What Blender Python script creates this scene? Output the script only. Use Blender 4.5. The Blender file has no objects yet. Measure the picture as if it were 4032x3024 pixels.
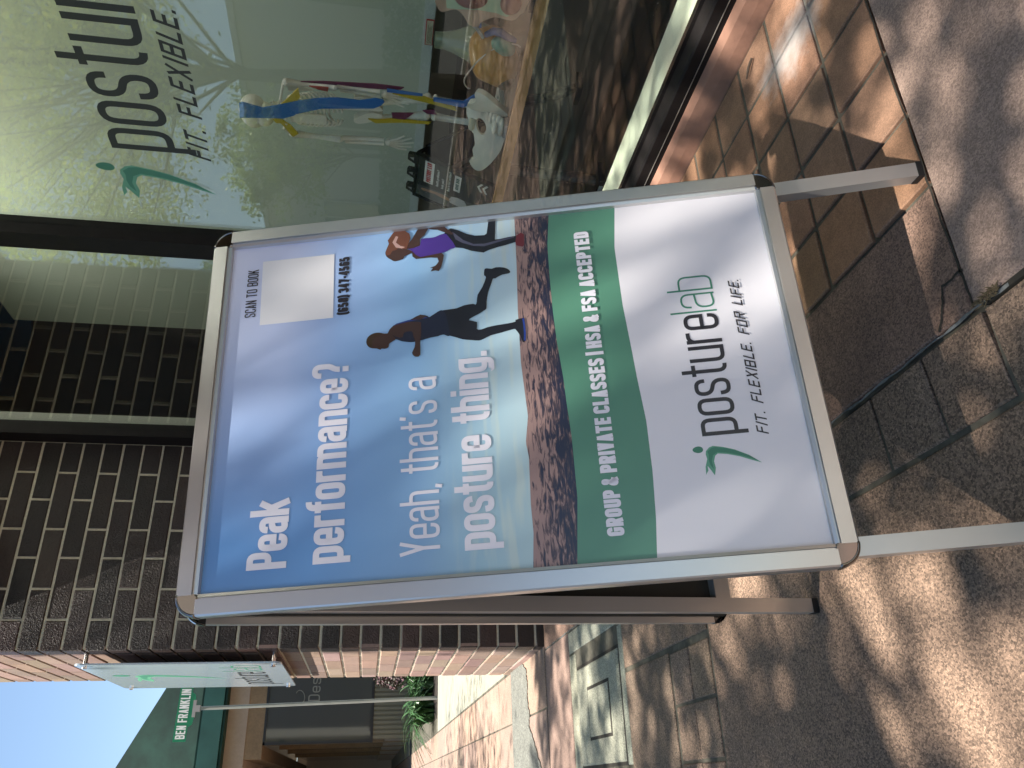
import bpy, bmesh, math, random
import numpy as np
from mathutils import Vector, Matrix
random.seed(7); rng = np.random.default_rng(7)
S = bpy.context.scene; COL = S.collection
H = .849
# ------------------------------------------------------------------ camera (phone held sideways: picture's left is up)
cd = bpy.data.cameras.new('camera'); cam = bpy.data.objects.new('camera', cd); COL.objects.link(cam)
rgt = Vector((0.14240, 0.07295, -0.98712)); upv = Vector((0.45456, 0.88108, 0.13069))
EUL = (0.160357624, 1.09724726, 0.0440535633)
def _rot(a, b, c):
    ca, sa = math.cos(a), math.sin(a); cb, sb = math.cos(b), math.sin(b); cc, sc = math.cos(c), math.sin(c)
    Rx = Matrix(((1,0,0),(0,ca,-sa),(0,sa,ca))); Ry = Matrix(((cb,0,sb),(0,1,0),(-sb,0,cb))); Rz = Matrix(((cc,-sc,0),(sc,cc,0),(0,0,1)))
    return Rz @ Rx @ Ry
Rm = _rot(*EUL)
w2b = lambda r: Vector((r[0], r[2], -r[1]))
rgt, upv, bck = w2b(Rm[1]), w2b(Rm[0]), -w2b(Rm[2])
M = Matrix((rgt, upv, bck)).transposed().to_4x4(); M.translation = (0, 0, H)
cam.matrix_world = M
cd.sensor_width = 36; cd.lens = 3147.2 / 4032 * 36; cd.clip_start = .05; cd.clip_end = 600
S.camera = cam
# ------------------------------------------------------------------ world, sun, exposure
KX, KY = -.045, .43                       # how far a shadow is thrown per metre of height
sund = Vector((-KX, -KY, 1)).normalized()
el = math.asin(sund.z); az = math.atan2(sund.x, sund.y)
W = bpy.data.worlds.new('World'); S.world = W; W.use_nodes = True
nt = W.node_tree; nt.nodes.clear()
o = nt.nodes.new('ShaderNodeOutputWorld'); bg = nt.nodes.new('ShaderNodeBackground'); sky = nt.nodes.new('ShaderNodeTexSky')
sky.sky_type = 'NISHITA'; sky.sun_disc = False; sky.sun_elevation = el; sky.sun_rotation = az
sky.air_density = 1.0; sky.dust_density = .0; sky.ozone_density = 2.0
wb = nt.nodes.new('ShaderNodeMix'); wb.data_type = 'RGBA'; wb.blend_type = 'MULTIPLY'; wb.inputs[0].default_value = 1; wb.inputs[7].default_value = (1.06, 1, .92, 1)
nt.links.new(sky.outputs[0], wb.inputs[6]); nt.links.new(wb.outputs[2], bg.inputs[0]); bg.inputs[1].default_value = .087; nt.links.new(bg.outputs[0], o.inputs[0])
ld = bpy.data.lights.new('sun', 'SUN'); ld.energy = 5.0; ld.angle = math.radians(.55); ld.color = (1, .93, .83)
lo = bpy.data.objects.new('sun', ld); COL.objects.link(lo); lo.rotation_euler = (-sund).to_track_quat('-Z', 'Y').to_euler()
S.view_settings.view_transform = 'Standard'; S.view_settings.look = 'None'; S.view_settings.exposure = 1.48; S.view_settings.gamma = 1
S.cycles.max_bounces = 10; S.cycles.transparent_max_bounces = 16; S.cycles.caustics_reflective = False; S.cycles.caustics_refractive = False
S.cycles.sample_clamp_indirect = 6
# ------------------------------------------------------------------ materials
MATS = {}
def mat(name, col, rough=.6, metal=0., spec=.5, noise=None, bump=None, tint=False, coat=0, scale2=None, agg=None, speck=None, stain=None):
    """noise=(scale,amount) colour variation, bump=(scale,strength,distance), speck=(scale,dark,light)"""
    if name in MATS: return MATS[name]
    m = bpy.data.materials.new(name); m.use_nodes = True; n = m.node_tree.nodes; l = m.node_tree.links
    p = n['Principled BSDF']; p.inputs['Roughness'].default_value = rough; p.inputs['Metallic'].default_value = metal
    p.inputs['Specular IOR Level'].default_value = spec; p.inputs['Base Color'].default_value = (*col, 1)
    if coat: p.inputs['Coat Weight'].default_value = coat; p.inputs['Coat Roughness'].default_value = .12
    tc = n.new('ShaderNodeTexCoord'); cur = None
    def mixc(a, b, fac, mode='MIX'):
        x = n.new('ShaderNodeMix'); x.data_type = 'RGBA'; x.blend_type = mode
        for sock, v in ((x.inputs[6], a), (x.inputs[7], b), (x.inputs[0], fac)):
            if hasattr(v, 'is_output'): l.new(v, sock)
            elif isinstance(v, (int, float)): sock.default_value = v
            else: sock.default_value = (*v, 1)
        return x.outputs[2]
    def nz(sc, det=4, ro=.55):
        t = n.new('ShaderNodeTexNoise'); t.inputs['Scale'].default_value = sc; t.inputs['Detail'].default_value = det; t.inputs['Roughness'].default_value = ro
        l.new(tc.outputs['Object'], t.inputs['Vector']); return t.outputs[0]
    def ramp(s, a, b, ca=(0,0,0), cb=(1,1,1)):
        r = n.new('ShaderNodeValToRGB'); r.color_ramp.elements[0].position = a; r.color_ramp.elements[1].position = b
        r.color_ramp.elements[0].color = (*ca, 1); r.color_ramp.elements[1].color = (*cb, 1); l.new(s, r.inputs[0]); return r.outputs[0]
    cur = col
    if tint:
        a = n.new('ShaderNodeAttribute'); a.attribute_name = 'tint'; cur = mixc(cur, a.outputs['Color'], 1., 'MULTIPLY')
    if noise:
        for i in range(0, len(noise), 2):
            sc, am = noise[i], noise[i+1]
            f = ramp(nz(sc, 6), .3, .7); cur = mixc(cur, (1-am,)*3, f, 'MULTIPLY') if True else cur
    if speck:
        sc, dk, lt = speck
        v = nz(sc, 2, .8)
        cur = mixc(cur, (1-dk,)*3, ramp(v, .36, .46, (1,1,1), (0,0,0)), 'MULTIPLY')
        cur = mixc(cur, (lt,)*3, ramp(v, .68, .74), 'ADD')
    if agg:
        for sc, lo, hi in agg:
            v = n.new('ShaderNodeTexVoronoi'); v.inputs['Scale'].default_value = sc; l.new(tc.outputs['Object'], v.inputs['Vector'])
            s_ = n.new('ShaderNodeSeparateColor'); l.new(v.outputs['Color'], s_.inputs[0]); mr_ = n.new('ShaderNodeMapRange'); mr_.inputs[3].default_value = lo; mr_.inputs[4].default_value = hi; l.new(s_.outputs[0], mr_.inputs[0]); cur = mixc(cur, mr_.outputs[0], 1., 'MULTIPLY')
    if stain:
        (sx, sy, rx, ry, scol) = stain; mp = n.new('ShaderNodeMapping'); mp.inputs['Location'].default_value = (-sx/rx, -sy/ry, 0); mp.inputs['Scale'].default_value = (1/rx, 1/ry, 0); l.new(tc.outputs['Object'], mp.inputs[0])
        ln = n.new('ShaderNodeVectorMath'); ln.operation = 'LENGTH'; l.new(mp.outputs[0], ln.inputs[0]); ad = n.new('ShaderNodeMath'); ad.operation = 'MULTIPLY_ADD'; ad.inputs[1].default_value = 1.6; l.new(nz(14, 6, .65), ad.inputs[0]); l.new(ln.outputs['Value'], ad.inputs[2]); hf = n.new('ShaderNodeMath'); hf.operation = 'MULTIPLY'; hf.inputs[1].default_value = .5; l.new(ad.outputs[0], hf.inputs[0])
        cur = mixc(cur, scol, ramp(hf.outputs[0], .50, .86, (.8,.8,.8), (0,0,0)))
    if hasattr(cur, 'is_output'): l.new(cur, p.inputs['Base Color'])
    if bump:
        b = None
        for i in range(0, len(bump), 3):
            bb = n.new('ShaderNodeBump'); bb.inputs['Strength'].default_value = bump[i+1]; bb.inputs['Distance'].default_value = bump[i+2]
            l.new(nz(bump[i], 5, .65), bb.inputs['Height'])
            if b: l.new(b.outputs[0], bb.inputs['Normal'])
            b = bb
        l.new(b.outputs[0], p.inputs['Normal'])
    MATS[name] = m; return m
def glass_mat(name, tintc=(.93, .97, .94), wav=0., boost=1.):
    m = bpy.data.materials.new(name); m.use_nodes = True; n = m.node_tree.nodes; l = m.node_tree.links; n.clear()
    out = n.new('ShaderNodeOutputMaterial'); mx = n.new('ShaderNodeMixShader'); tr = n.new('ShaderNodeBsdfTransparent'); gl = n.new('ShaderNodeBsdfGlossy')
    fr = n.new('ShaderNodeFresnel'); ge = n.new('ShaderNodeNewGeometry'); mr = n.new('ShaderNodeMapRange')
    mr.inputs[3].default_value = 1.52; mr.inputs[4].default_value = 1/1.52; l.new(ge.outputs['Backfacing'], mr.inputs[0]); l.new(mr.outputs[0], fr.inputs[0])
    mu = n.new('ShaderNodeMath'); mu.operation = 'MULTIPLY'; mu.use_clamp = True; mu.inputs[1].default_value = boost; l.new(fr.outputs[0], mu.inputs[0])
    tr.inputs[0].default_value = (*tintc, 1); gl.inputs['Roughness'].default_value = 0.0; gl.inputs[0].default_value = (1, 1, 1, 1)
    if wav:
        tc = n.new('ShaderNodeTexCoord'); t = n.new('ShaderNodeTexNoise'); t.inputs['Scale'].default_value = 1.3; t.inputs['Detail'].default_value = 1
        b = n.new('ShaderNodeBump'); b.inputs['Strength'].default_value = wav; b.inputs['Distance'].default_value = .004
        l.new(tc.outputs['Object'], t.inputs[0]); l.new(t.outputs[0], b.inputs['Height']); l.new(b.outputs[0], gl.inputs['Normal'])
    l.new(mu.outputs[0], mx.inputs[0]); l.new(tr.outputs[0], mx.inputs[1]); l.new(gl.outputs[0], mx.inputs[2]); l.new(mx.outputs[0], out.inputs[0])
    return m
ALU = mat('brushed_aluminium', (.60, .595, .585), .30, .85, noise=(3, .05), bump=(220, .02, .001))
ALU2 = mat('leg_aluminium', (.60, .58, .55), .34, .7, noise=(3, .06))
CHROME = mat('chrome', (.66, .64, .62), .07, 1.)
CHROME_REFL = mat('chrome_dark_reflection', (.22, .21, .205), .06, 1.)  # corner caps: colour darkened to stand in for dark surroundings mirrored in the chrome
BLACK = mat('black_plastic', (.012, .012, .013), .45)
FRAME = mat('dark_bronze_frame', (.011, .009, .009), .55, 0., .18, noise=(30, .3))
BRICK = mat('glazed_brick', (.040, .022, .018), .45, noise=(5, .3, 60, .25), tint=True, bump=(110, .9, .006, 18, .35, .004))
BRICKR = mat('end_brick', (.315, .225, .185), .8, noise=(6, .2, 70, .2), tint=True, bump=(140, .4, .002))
MORTAR = mat('mortar', (.72, .67, .53), .95, noise=(14, .25, 90, .2), bump=(90, .6, .004))
GROUT = mat('grout', (.16, .15, .12), 1., spec=.1, noise=(11, .45, 60, .3), stain=(-1.11,1.43,.17,.085,(.50,.47,.45)), bump=(120, .5, .002))
TILE = mat('paver_tile', (.36, .205, .125), .8, noise=(7, .30, 40, .22), tint=True, agg=[(520,.78,1.2)], stain=(-1.11,1.43,.17,.085,(.50,.47,.45)), bump=(300, .35, .001))
AGG = mat('aggregate_paving', (.245, .168, .118), .85, noise=(1.7, .25, 6, .2), tint=True, agg=[(330,.42,1.5),(620,.7,1.3)], bump=(200, .8, .0022))
PINK = mat('pink_concrete', (.36, .255, .205), .85, noise=(2.2, .25, 9, .22), tint=True, agg=[(420,.68,1.3),(160,.9,1.1)], bump=(260, .35, .001))
CONC = mat('grey_concrete', (.36, .36, .28), .9, noise=(3, .25, 30, .2), tint=True, agg=[(300,.65,1.35)], bump=(200, .4, .001))
ASPH = mat('asphalt', (.055, .055, .054), .9, noise=(4, .2, 40, .2), speck=(240, .5, .05), bump=(180, .6, .003))
WHITE = mat('vinyl_white', (.86, .86, .88), .35)
INK = mat('ink_black', (.018, .018, .02), .4)
GREEN1 = mat('logo_green', (.055, .235, .15), .4)
GREEN2 = mat('logo_green_light', (.13, .38, .25), .4)
# ------------------------------------------------------------------ object helpers
OFF = {}
def link(name, me, m, parent=None, label=None, cat=None, group=None, kind=None, smooth=False):
    ob = bpy.data.objects.new(name, me); COL.objects.link(ob)
    for mm in (m if isinstance(m, (list, tuple)) else [m]): me.materials.append(mm)
    if parent is not None:
        ob.parent = parent; d = Vector(OFF.get(parent.name, (0,0,0)))
        me.transform(Matrix.Translation(-d)); OFF[ob.name] = tuple(d)
    if smooth: me.polygons.foreach_set('use_smooth', [True]*len(me.polygons))
    tag(ob, label, cat, group, kind); return ob
def tag(ob, label=None, cat=None, group=None, kind=None):
    if label: ob['label'] = label
    if cat: ob['category'] = cat
    if group: ob['group'] = group
    if kind: ob['kind'] = kind
    return ob
def thing(name, loc, label, cat, group=None):
    e = bpy.data.objects.new(name, None); COL.objects.link(e); e.location = loc; e.empty_display_size = .1
    OFF[e.name] = tuple(loc); return tag(e, label, cat, group)
class MB:
    def __init__(s): s.v = []; s.f = []; s.t = []; s.mi = []
    def add(s, vs, fs, tint=None, mi=0):
        b = len(s.v); s.v += [tuple(v) for v in vs]; s.f += [tuple(i+b for i in f) for f in fs]
        s.t += [tint or (1, 1, 1)]*len(fs); s.mi += [mi]*len(fs); return s
    def box(s, x0, x1, y0, y1, z0, z1, T=None, tint=None, bev=0, mi=0):
        if bev:
            b = bev; vs = []
            for x, y in ((x0, y0), (x1, y0), (x1, y1), (x0, y1)):
                vs.append((x, y, z0))
            for x, y in ((x0, y0), (x1, y0), (x1, y1), (x0, y1)):
                vs.append((x, y, z1-b))
            for x, y in ((x0+b, y0+b), (x1-b, y0+b), (x1-b, y1-b), (x0+b, y1-b)):
                vs.append((x, y, z1))
            fs = [(3,2,1,0), (8,9,10,11)]
            for i in range(4):
                j = (i+1) % 4; fs += [(i, j, 4+j, 4+i), (4+i, 4+j, 8+j, 8+i)]
        else:
            vs = [(x, y, z) for z in (z0, z1) for x, y in ((x0,y0),(x1,y0),(x1,y1),(x0,y1))]
            fs = [(3,2,1,0),(4,5,6,7),(0,1,5,4),(1,2,6,5),(2,3,7,6),(3,0,4,7)]
        if T: vs = [T(*v) for v in vs]
        return s.add(vs, fs, tint, mi)
    def prism(s, pts, z0, z1, T=None, tint=None, mi=0):
        """pts (x,y) outline, extruded z0..z1"""
        a = sum(pts[i][0]*pts[(i+1)%len(pts)][1]-pts[(i+1)%len(pts)][0]*pts[i][1] for i in range(len(pts)))
        if a < 0: pts = pts[::-1]
        n = len(pts); vs = [(x, y, z0) for x, y in pts]+[(x, y, z1) for x, y in pts]
        if T: vs = [T(*v) for v in vs]
        fs = [tuple(range(n-1, -1, -1)), tuple(range(n, 2*n))]+[(i, (i+1)%n, n+(i+1)%n, n+i) for i in range(n)]
        return s.add(vs, fs, tint, mi)
    def tube(s, pts, r, seg=8, tint=None, cap=True, mi=0):
        pts = [Vector(p) for p in pts]; rs = r if isinstance(r, (list, tuple)) else [r]*len(pts); vs = []; fs = []
        up = None
        for i, p in enumerate(pts):
            d = (pts[min(i+1, len(pts)-1)]-pts[max(i-1, 0)]).normalized()
            if up is None:
                up = Vector((0,0,1)) if abs(d.z) < .9 else Vector((1,0,0))
            a = d.cross(up); a.normalize(); b = a.cross(d); up = b
            for k in range(seg):
                an = 2*math.pi*k/seg; vs.append(p+(a*math.cos(an)+b*math.sin(an))*rs[i])
        for i in range(len(pts)-1):
            for k in range(seg):
                k2 = (k+1) % seg; fs.append((i*seg+k, i*seg+k2, (i+1)*seg+k2, (i+1)*seg+k))
        if cap: fs += [tuple(range(seg)), tuple(range((len(pts)-1)*seg+seg-1, (len(pts)-1)*seg-1, -1))]
        return s.add(vs, fs, tint, mi)
    def ell(s, c, r, nu=20, nv=14, R=None, tint=None, fn=None, mi=0):
        vs = []; fs = []
        for j in range(nv+1):
            th = math.pi*j/nv
            for i in range(nu):
                ph = 2*math.pi*i/nu; q = Vector((math.sin(th)*math.cos(ph), math.sin(th)*math.sin(ph), math.cos(th)))
                k = fn(q) if fn else 1
                q = Vector((q.x*r[0], q.y*r[1], q.z*r[2]))*k
                if R: q = R @ q
                vs.append(q+Vector(c))
        for j in range(nv):
            for i in range(nu):
                i2 = (i+1) % nu; fs.append((j*nu+i, (j+1)*nu+i, (j+1)*nu+i2, j*nu+i2))
        return s.add(vs, fs, tint, mi)
    def mesh(s, name='m'):
        me = bpy.data.meshes.new(name); me.from_pydata(s.v, [], s.f); me.update()
        ca = me.color_attributes.new('tint', 'FLOAT_COLOR', 'CORNER')
        lt = np.zeros(len(me.loops)*4, dtype=np.float32); k = 0
        for p, t in zip(me.polygons, s.t):
            for _ in range(p.loop_total):
                lt[k:k+4] = (t[0], t[1], t[2], 1); k += 4
        ca.data.foreach_set('color', lt)
        me.polygons.foreach_set('material_index', s.mi)
        return me
    def build(s, name, m, parent=None, **kw): return link(name, s.mesh(name), m, parent, **kw)
def rr(a, b): return random.uniform(a, b)
def gtint(v=.12, warm=0.): 
    k = rr(1-v, 1+v); return (k*(1+rr(-warm, warm)), k, k*(1+rr(-warm, warm)))
# ------------------------------------------------------------------ stroke lettering (condensed sans)
def _arc_path(pts, r, n=5):
    """polyline with rounded inner corners; pts: (x,y) or (x,y,0) = sharp"""
    out = []; closed = pts[0][:2] == pts[-1][:2] and len(pts) > 3
    P = [Vector((p[0], p[1])) for p in pts]; sharp = [len(p) > 2 for p in pts]
    m = len(P)-1 if closed else len(P)
    for i in range(m):
        if not closed and i in (0, m-1): out.append(P[i]); continue
        a, b, c = P[(i-1) % m], P[i], P[(i+1) % m]
        if sharp[i] or r <= 0: out.append(b); continue
        la, lc = (a-b).length, (c-b).length
        q = min(r, la*(.5 if (closed or i-1 > 0) else 1), lc*(.5 if (closed or i+1 < m-1) else 1))
        p0 = b+(a-b).normalized()*q; p1 = b+(c-b).normalized()*q
        for k in range(n+1):
            t = k/n; out.append(p0*(1-t)**2+b*2*t*(1-t)+p1*t*t)
    if closed: out.append(out[0].copy())
    return out, closed
def ribbon(path, t, closed, cap=0.):
    n = len(path); L = []; Rr = []
    for i in range(n):
        if closed: a, c = path[(i-1) if i > 0 else n-2], path[(i+1) if i < n-1 else 1]
        else: a, c = path[max(i-1, 0)], path[min(i+1, n-1)]
        d0 = (path[i]-a); d1 = (c-path[i])
        d0 = d0.normalized() if d0.length > 1e-9 else d1.normalized(); d1 = d1.normalized() if d1.length > 1e-9 else d0
        tan = (d0+d1); tan = tan.normalized() if tan.length > 1e-6 else d0
        nv = Vector((-tan.y, tan.x)); k = 1/max(.5, nv.dot(Vector((-d0.y, d0.x))))
        L.append(path[i]+nv*t/2*k); Rr.append(path[i]-nv*t/2*k)
    return L, Rr
def glyph(ch, w, X, C, D, t):
    l, r, b = t/2, w-t/2, t/2; T = X-t/2; K = C-t/2; m = X*.52; km = C*.52
    G = {
    'a': ([[(l+.02*w, X*.70), (l+.02*w, T), (r, T), (r, 0)], [(r, m+.06*X), (l, m, 1) if 0 else (l, m+.02*X), (l, b), (r, b+.05*X)]], w),
    'b': ([[(l, C), (l, 0)], [(l, T), (r, T), (r, b), (l, b)]], w),
    'c': ([[(r, X*.66), (r, T), (l, T), (l, b), (r, b), (r, X*.34)]], w),
    'e': ([[(l, m-.03*X, 1), (r, m-.03*X, 1), (r, T), (l, T), (l, b), (r, b), (r, X*.30)]], w),
    'f': ([[(l+.2*w, 0), (l+.2*w, K), (w*.78, K)], [(0, X-t/2), (w*.75, X-t/2)]], w*.74),
    'g': ([[(r, T), (l, T), (l, b), (r, b)], [(r, X), (r, D+t/2), (l, D+t/2), (l, D*.45)]], w),
    'h': ([[(l, 0), (l, C)], [(l, T), (r, T), (r, 0)]], w),
    'i': ([[(l, 0), (l, X)], [(l, C-t*1.0), (l, C)]], t),
    'k': ([[(l, 0), (l, C)], [(l+.1*w, X*.42), (r+.04*w, X)], [(l+.35*w, X*.58), (r+.08*w, 0)]], w*1.05),
    'l': ([[(l, 0), (l, C)]], t),
    'm': ([[(l, 0), (l, X)], [(l, T), (r, T), (r, 0)], [(r, T), (2*r-l, T), (2*r-l, 0)]], 2*w-t),
    'n': ([[(l, 0), (l, X)], [(l, T), (r, T), (r, 0)]], w),
    'o': ([[(l, T), (r, T), (r, b), (l, b), (l, T)]], w),
    'p': ([[(l, X), (l, D)], [(l, T), (r, T), (r, b), (l, b)]], w),
    'r': ([[(l, 0), (l, X)], [(l, X*.80), (l+.12*w, T), (w*.72, T)]], w*.70),
    's': ([[(r, X*.70), (r, T), (l, T), (l, X*.56), (r, X*.44), (r, b), (l, b), (l, X*.30)]], w),
    't': ([[(l+.2*w, X*1.28), (l+.2*w, b), (w*.72, b)], [(0, X-t/2), (w*.72, X-t/2)]], w*.70),
    'u': ([[(l, X), (l, b), (r, b)], [(r, X), (r, 0)]], w),
    'y': ([[(l, X), (w/2, b)], [(r, X), (w*.40, D)]], w),
    'w': ([[(l, X), (w*.3, 0, 1)], [(w*.3, 0), (w*.55, X)], [(w*.55, X), (w*.8, 0)], [(w*.8, 0), (w*1.05, X)]], w*1.1),
    'd': ([[(r, C), (r, 0)], [(r, T), (l, T), (l, b), (r, b)]], w),
    'A': ([[(l, 0), (w/2, C-t*.1)], [(r, 0), (w/2, C-t*.1)], [(l+.12*w, C*.28), (r-.12*w, C*.28)]], w),
    'B': ([[(l, 0), (l, C)], [(l, K), (r, K), (r, km), (l, km)], [(l, km), (r, km), (r, b), (l, b)]], w),
    'C': ([[(r, C*.68), (r, K), (l, K), (l, b), (r, b), (r, C*.32)]], w),
    'D': ([[(l, 0), (l, C)], [(l, K), (r, K), (r, b), (l, b)]], w),
    'E': ([[(l, 0), (l, C)], [(l, K), (w*.9, K)], [(l, km), (w*.84, km)], [(l, b), (w*.9, b)]], w*.92),
    'F': ([[(l, 0), (l, C)], [(l, K), (w*.9, K)], [(l, km), (w*.84, km)]], w*.9),
    'G': ([[(r, C*.68), (r, K), (l, K), (l, b), (r, b), (r, C*.48, 1), (w*.5, C*.48)]], w),
    'H': ([[(l, 0), (l, C)], [(r, 0), (r, C)], [(l, km), (r, km)]], w),
    'I': ([[(l, 0), (l, C)]], t),
    'K': ([[(l, 0), (l, C)], [(l+.1*w, C*.36), (r, C)], [(l+.38*w, C*.58), (r+.03*w, 0)]], w*1.03),
    'L': ([[(l, C), (l, b, 1), (w*.9, b)]], w*.88),
    'N': ([[(l, 0), (l, C)], [(r, 0), (r, C)], [(l, C), (r, 0)]], w),
    'O': ([[(l, K), (r, K), (r, b), (l, b), (l, K)]], w),
    'P': ([[(l, 0), (l, C)], [(l, K), (r, K), (r, C*.46), (l, C*.46)]], w),
    'R': ([[(l, 0), (l, C)], [(l, K), (r, K), (r, C*.50), (l, C*.50)], [(w*.55, C*.50), (r, 0)]], w),
    'S': ([[(r, C*.72), (r, K), (l, K), (l, C*.56), (r, C*.44), (r, b), (l, b), (l, C*.28)]], w),
    'T': ([[(w/2, 0), (w/2, C)], [(0, K), (w, K)]], w),
    'U': ([[(l, C), (l, b), (r, b), (r, C)]], w),
    'V': ([[(l, C), (w/2, t*.1)], [(r, C), (w/2, t*.1)]], w),
    'W': ([[(l, C), (w*.35, 0)], [(w*.35, 0), (w*.6, C)], [(w*.6, C), (w*.85, 0)], [(w*.85, 0), (w*1.2-l, C)]], w*1.2),
    'X': ([[(l, C), (r, 0)], [(r, C), (l, 0)]], w),
    'Y': ([[(l, C), (w/2, C*.42)], [(r, C), (w/2, C*.42)], [(w/2, C*.46), (w/2, 0)]], w),
    '0': ([[(l, K), (r, K), (r, b), (l, b), (l, K)]], w),
    '3': ([[(l, C*.72), (l, K), (r, K), (r, km), (w*.4, km)], [(w*.4, km), (r, km), (r, b), (l, b), (l, C*.28)]], w),
    '4': ([[(w*.66, 0), (w*.66, C)], [(w*.66, C), (l, C*.30, 1), (w, C*.30)]], w),
    '5': ([[(r, K), (l, K, 1), (l, C*.54, 1), (r, C*.54), (r, b), (l, b), (l, C*.28)]], w),
    '6': ([[(r, C*.72), (r, K), (l, K), (l, b), (r, b), (r, C*.54), (l, C*.54)]], w),
    '7': ([[(0, K), (r, K, 1), (w*.4, 0)]], w),
    '(': ([[(w*.5, C*1.05), (l, C*.85), (l, C*.1), (w*.5, -C*.1)]], w*.5),
    ')': ([[(0, C*1.05), (w*.5-l, C*.85), (w*.5-l, C*.1), (0, -C*.1)]], w*.5),
    '-': ([[(0, C*.42), (w*.6, C*.42)]], w*.6),
    '|': ([[(l, -C*.05), (l, C*1.1)]], t),
    '&': ([[(r+.1*w, 0), (l+.15*w, C*.72, 1), (l+.15*w, K), (r-.15*w, K), (r-.15*w, C*.62), (l, C*.40), (l, b), (r-.1*w, b), (r+.05*w, C*.42)]], w*1.12),
    '?': ([[(l, C*.74), (l, K), (r, K), (r, C*.52), (w*.55, C*.36), (w*.55, C*.24)], [(w*.55, 0), (w*.55, t*1.05)]], w),
    '.': ([[(t/2, 0), (t/2, t*1.02)]], t),
    ',': ([[(t*.6, t), (t*.2, -t*.9)]], t),
    "'": ([[(t*.6, C), (t*.3, C-t*1.8)]], t),
    }
    return G.get(ch, ([], w*.6))
def text_mb(txt, x0, x1, base, cap, xh, t, T, wr=.52, desc=-.3, slant=0., gap=None, rad=.9, skew=0., hand=False, space=.75, dz=.00003):
    """lettering between x0 and x1 (baseline y = base, y grows up), T maps (x,y,z) to the world"""
    w = cap*wr; gap = t*.75 if gap is None else gap
    items = []; x = 0
    for ch in txt:
        if ch == ' ': x += w*space; continue
        st, adv = glyph(ch, w, xh, cap, desc*cap, t); items.append((x, st)); x += adv+gap
    tot = x-gap; k = (x1-x0)/tot; mb = MB(); z = 0
    for gx, st in items:
        jit = rr(-.05, .05)*cap if hand else 0; sl2 = slant+(rr(-.06, .06) if hand else 0)
        for pts in st:
            path, cl = _arc_path(pts, 0 if hand else (w-t)*rad*.5)
            path = [Vector(((gx+p.x)*k, p.y)) for p in path]
            L, Rr = ribbon(path, t, cl); n = len(path); z += dz
            vs = []
            for q in L+Rr:
                yy = q.y+jit; vs.append(T(x0+q.x+sl2*yy, base+yy+skew*(q.x), z))
            mb.add(vs, [(i, i+1, n+i+1, n+i) for i in range(n-1)])
    return mb
LOGO = [(147,736),(152,741),(154,747),(151,761),(146,776),(136,795),(123,811),(128,798),(135,782),(140,765),(142,752),(139,748),(131,745),(121,746),(110,743),(118,739),(125,735),(118,735),(112,731),(124,732),(135,736),(142,735)]
def smooth_poly(pts, n=3):
    out = []; m = len(pts)
    for i in range(m):
        p0, p1, p2, p3 = [Vector(pts[(i+j) % m]) for j in (-1, 0, 1, 2)]
        for k in range(n):
            t = k/n; out.append(tuple(.5*((2*p1)+(p2-p0)*t+(2*p0-5*p1+4*p2-p3)*t*t+(3*p1-p0-3*p2+p3)*t**3)))
    return out
def flat(pts, z, T, mb=None, **k):
    mb = mb or MB(); n = len(pts)
    bm = bmesh.new(); vs = [bm.verts.new((p[0], p[1], 0)) for p in pts]
    f = bm.faces.new(vs); f.normal_update(); bmesh.ops.triangulate(bm, faces=[f], ngon_method='EAR_CLIP'); bm.verts.index_update()
    mb.add([T(v.co.x, v.co.y, z) for v in bm.verts], [[v.index for v in q.verts] for q in bm.faces], **k); bm.free(); return mb
LOGO_IN = [(146,738),(151,744),(152,750),(149,764),(144,778),(134,797),(126,807),(135,787),(141,768),(144,752),(140,745),(131,742),(119,743),(126,739),(134,738),(141,739)]
def logo_parts(T2, parent, sz=1):
    """green running-figure emblem; T2 maps emblem mm to world"""
    mb = flat(LOGO, .0000, T2)
    mb.build('emblem_figure', GREEN2, parent)
    flat(LOGO_IN, .0001, T2).build('emblem_shade', GREEN1, parent)
    flat([(150+5.5*math.cos(a)*(.9+.1*math.sin(a)), 725+7.5*math.sin(a)) for a in np.linspace(0, 2*math.pi, 20)[:-1]], .0001, T2).build('emblem_head', GREEN1, parent)
# ================================================================== GROUND
def gz(x, y):
    s = min(1, max(0, (x+1.5)/.55)); s = s*s*(3-2*s); return -.085*min(1, max(0, .6-y))*s
G = MB(); G.add([(-200,-200,-.16),(200,-200,-.16),(200,200,-.16),(-200,200,-.16)], [(0,1,2,3)])
G.build('ground', mat('earth', (.16,.145,.12), .95, noise=(.4,.3)), kind='structure')
G = MB(); G.add([(-90,-13,-.13),(60,-13,-.13),(60,-5.2,-.13),(-90,-5.2,-.13)], [(0,1,2,3)])
G.build('road', ASPH, kind='structure')
pv = thing('pavement', (0,0,0), None, None); pv['kind'] = 'structure'
def pavers(mb, xs, ys, gap, z=0., v=.12, warm=.04, bev=.0025, skip=None):
    for i in range(len(xs)-1):
        for j in range(len(ys)-1):
            if skip and skip(xs[i], ys[j]): continue
            dz = rr(-.0012, .0012); a, b, c, d = xs[i]+gap/2+rr(-.0008,.0008), xs[i+1]-gap/2+rr(-.0008,.0008), ys[j]+gap/2+rr(-.0008,.0008), ys[j+1]-gap/2+rr(-.0008,.0008)
            mb.box(a, b, c, d, z-.03, z+dz, bev=bev, tint=gtint(v, warm))
frange = lambda a, b, s: [a+s*i for i in range(int(round((b-a)/s))+1)]
# grout bed under every joint
g = MB(); g.box(-40, 9, -5.05, 1.66, -.10, -.0042); bed0 = g.build('mortar_bed', GROUT, pv)
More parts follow.
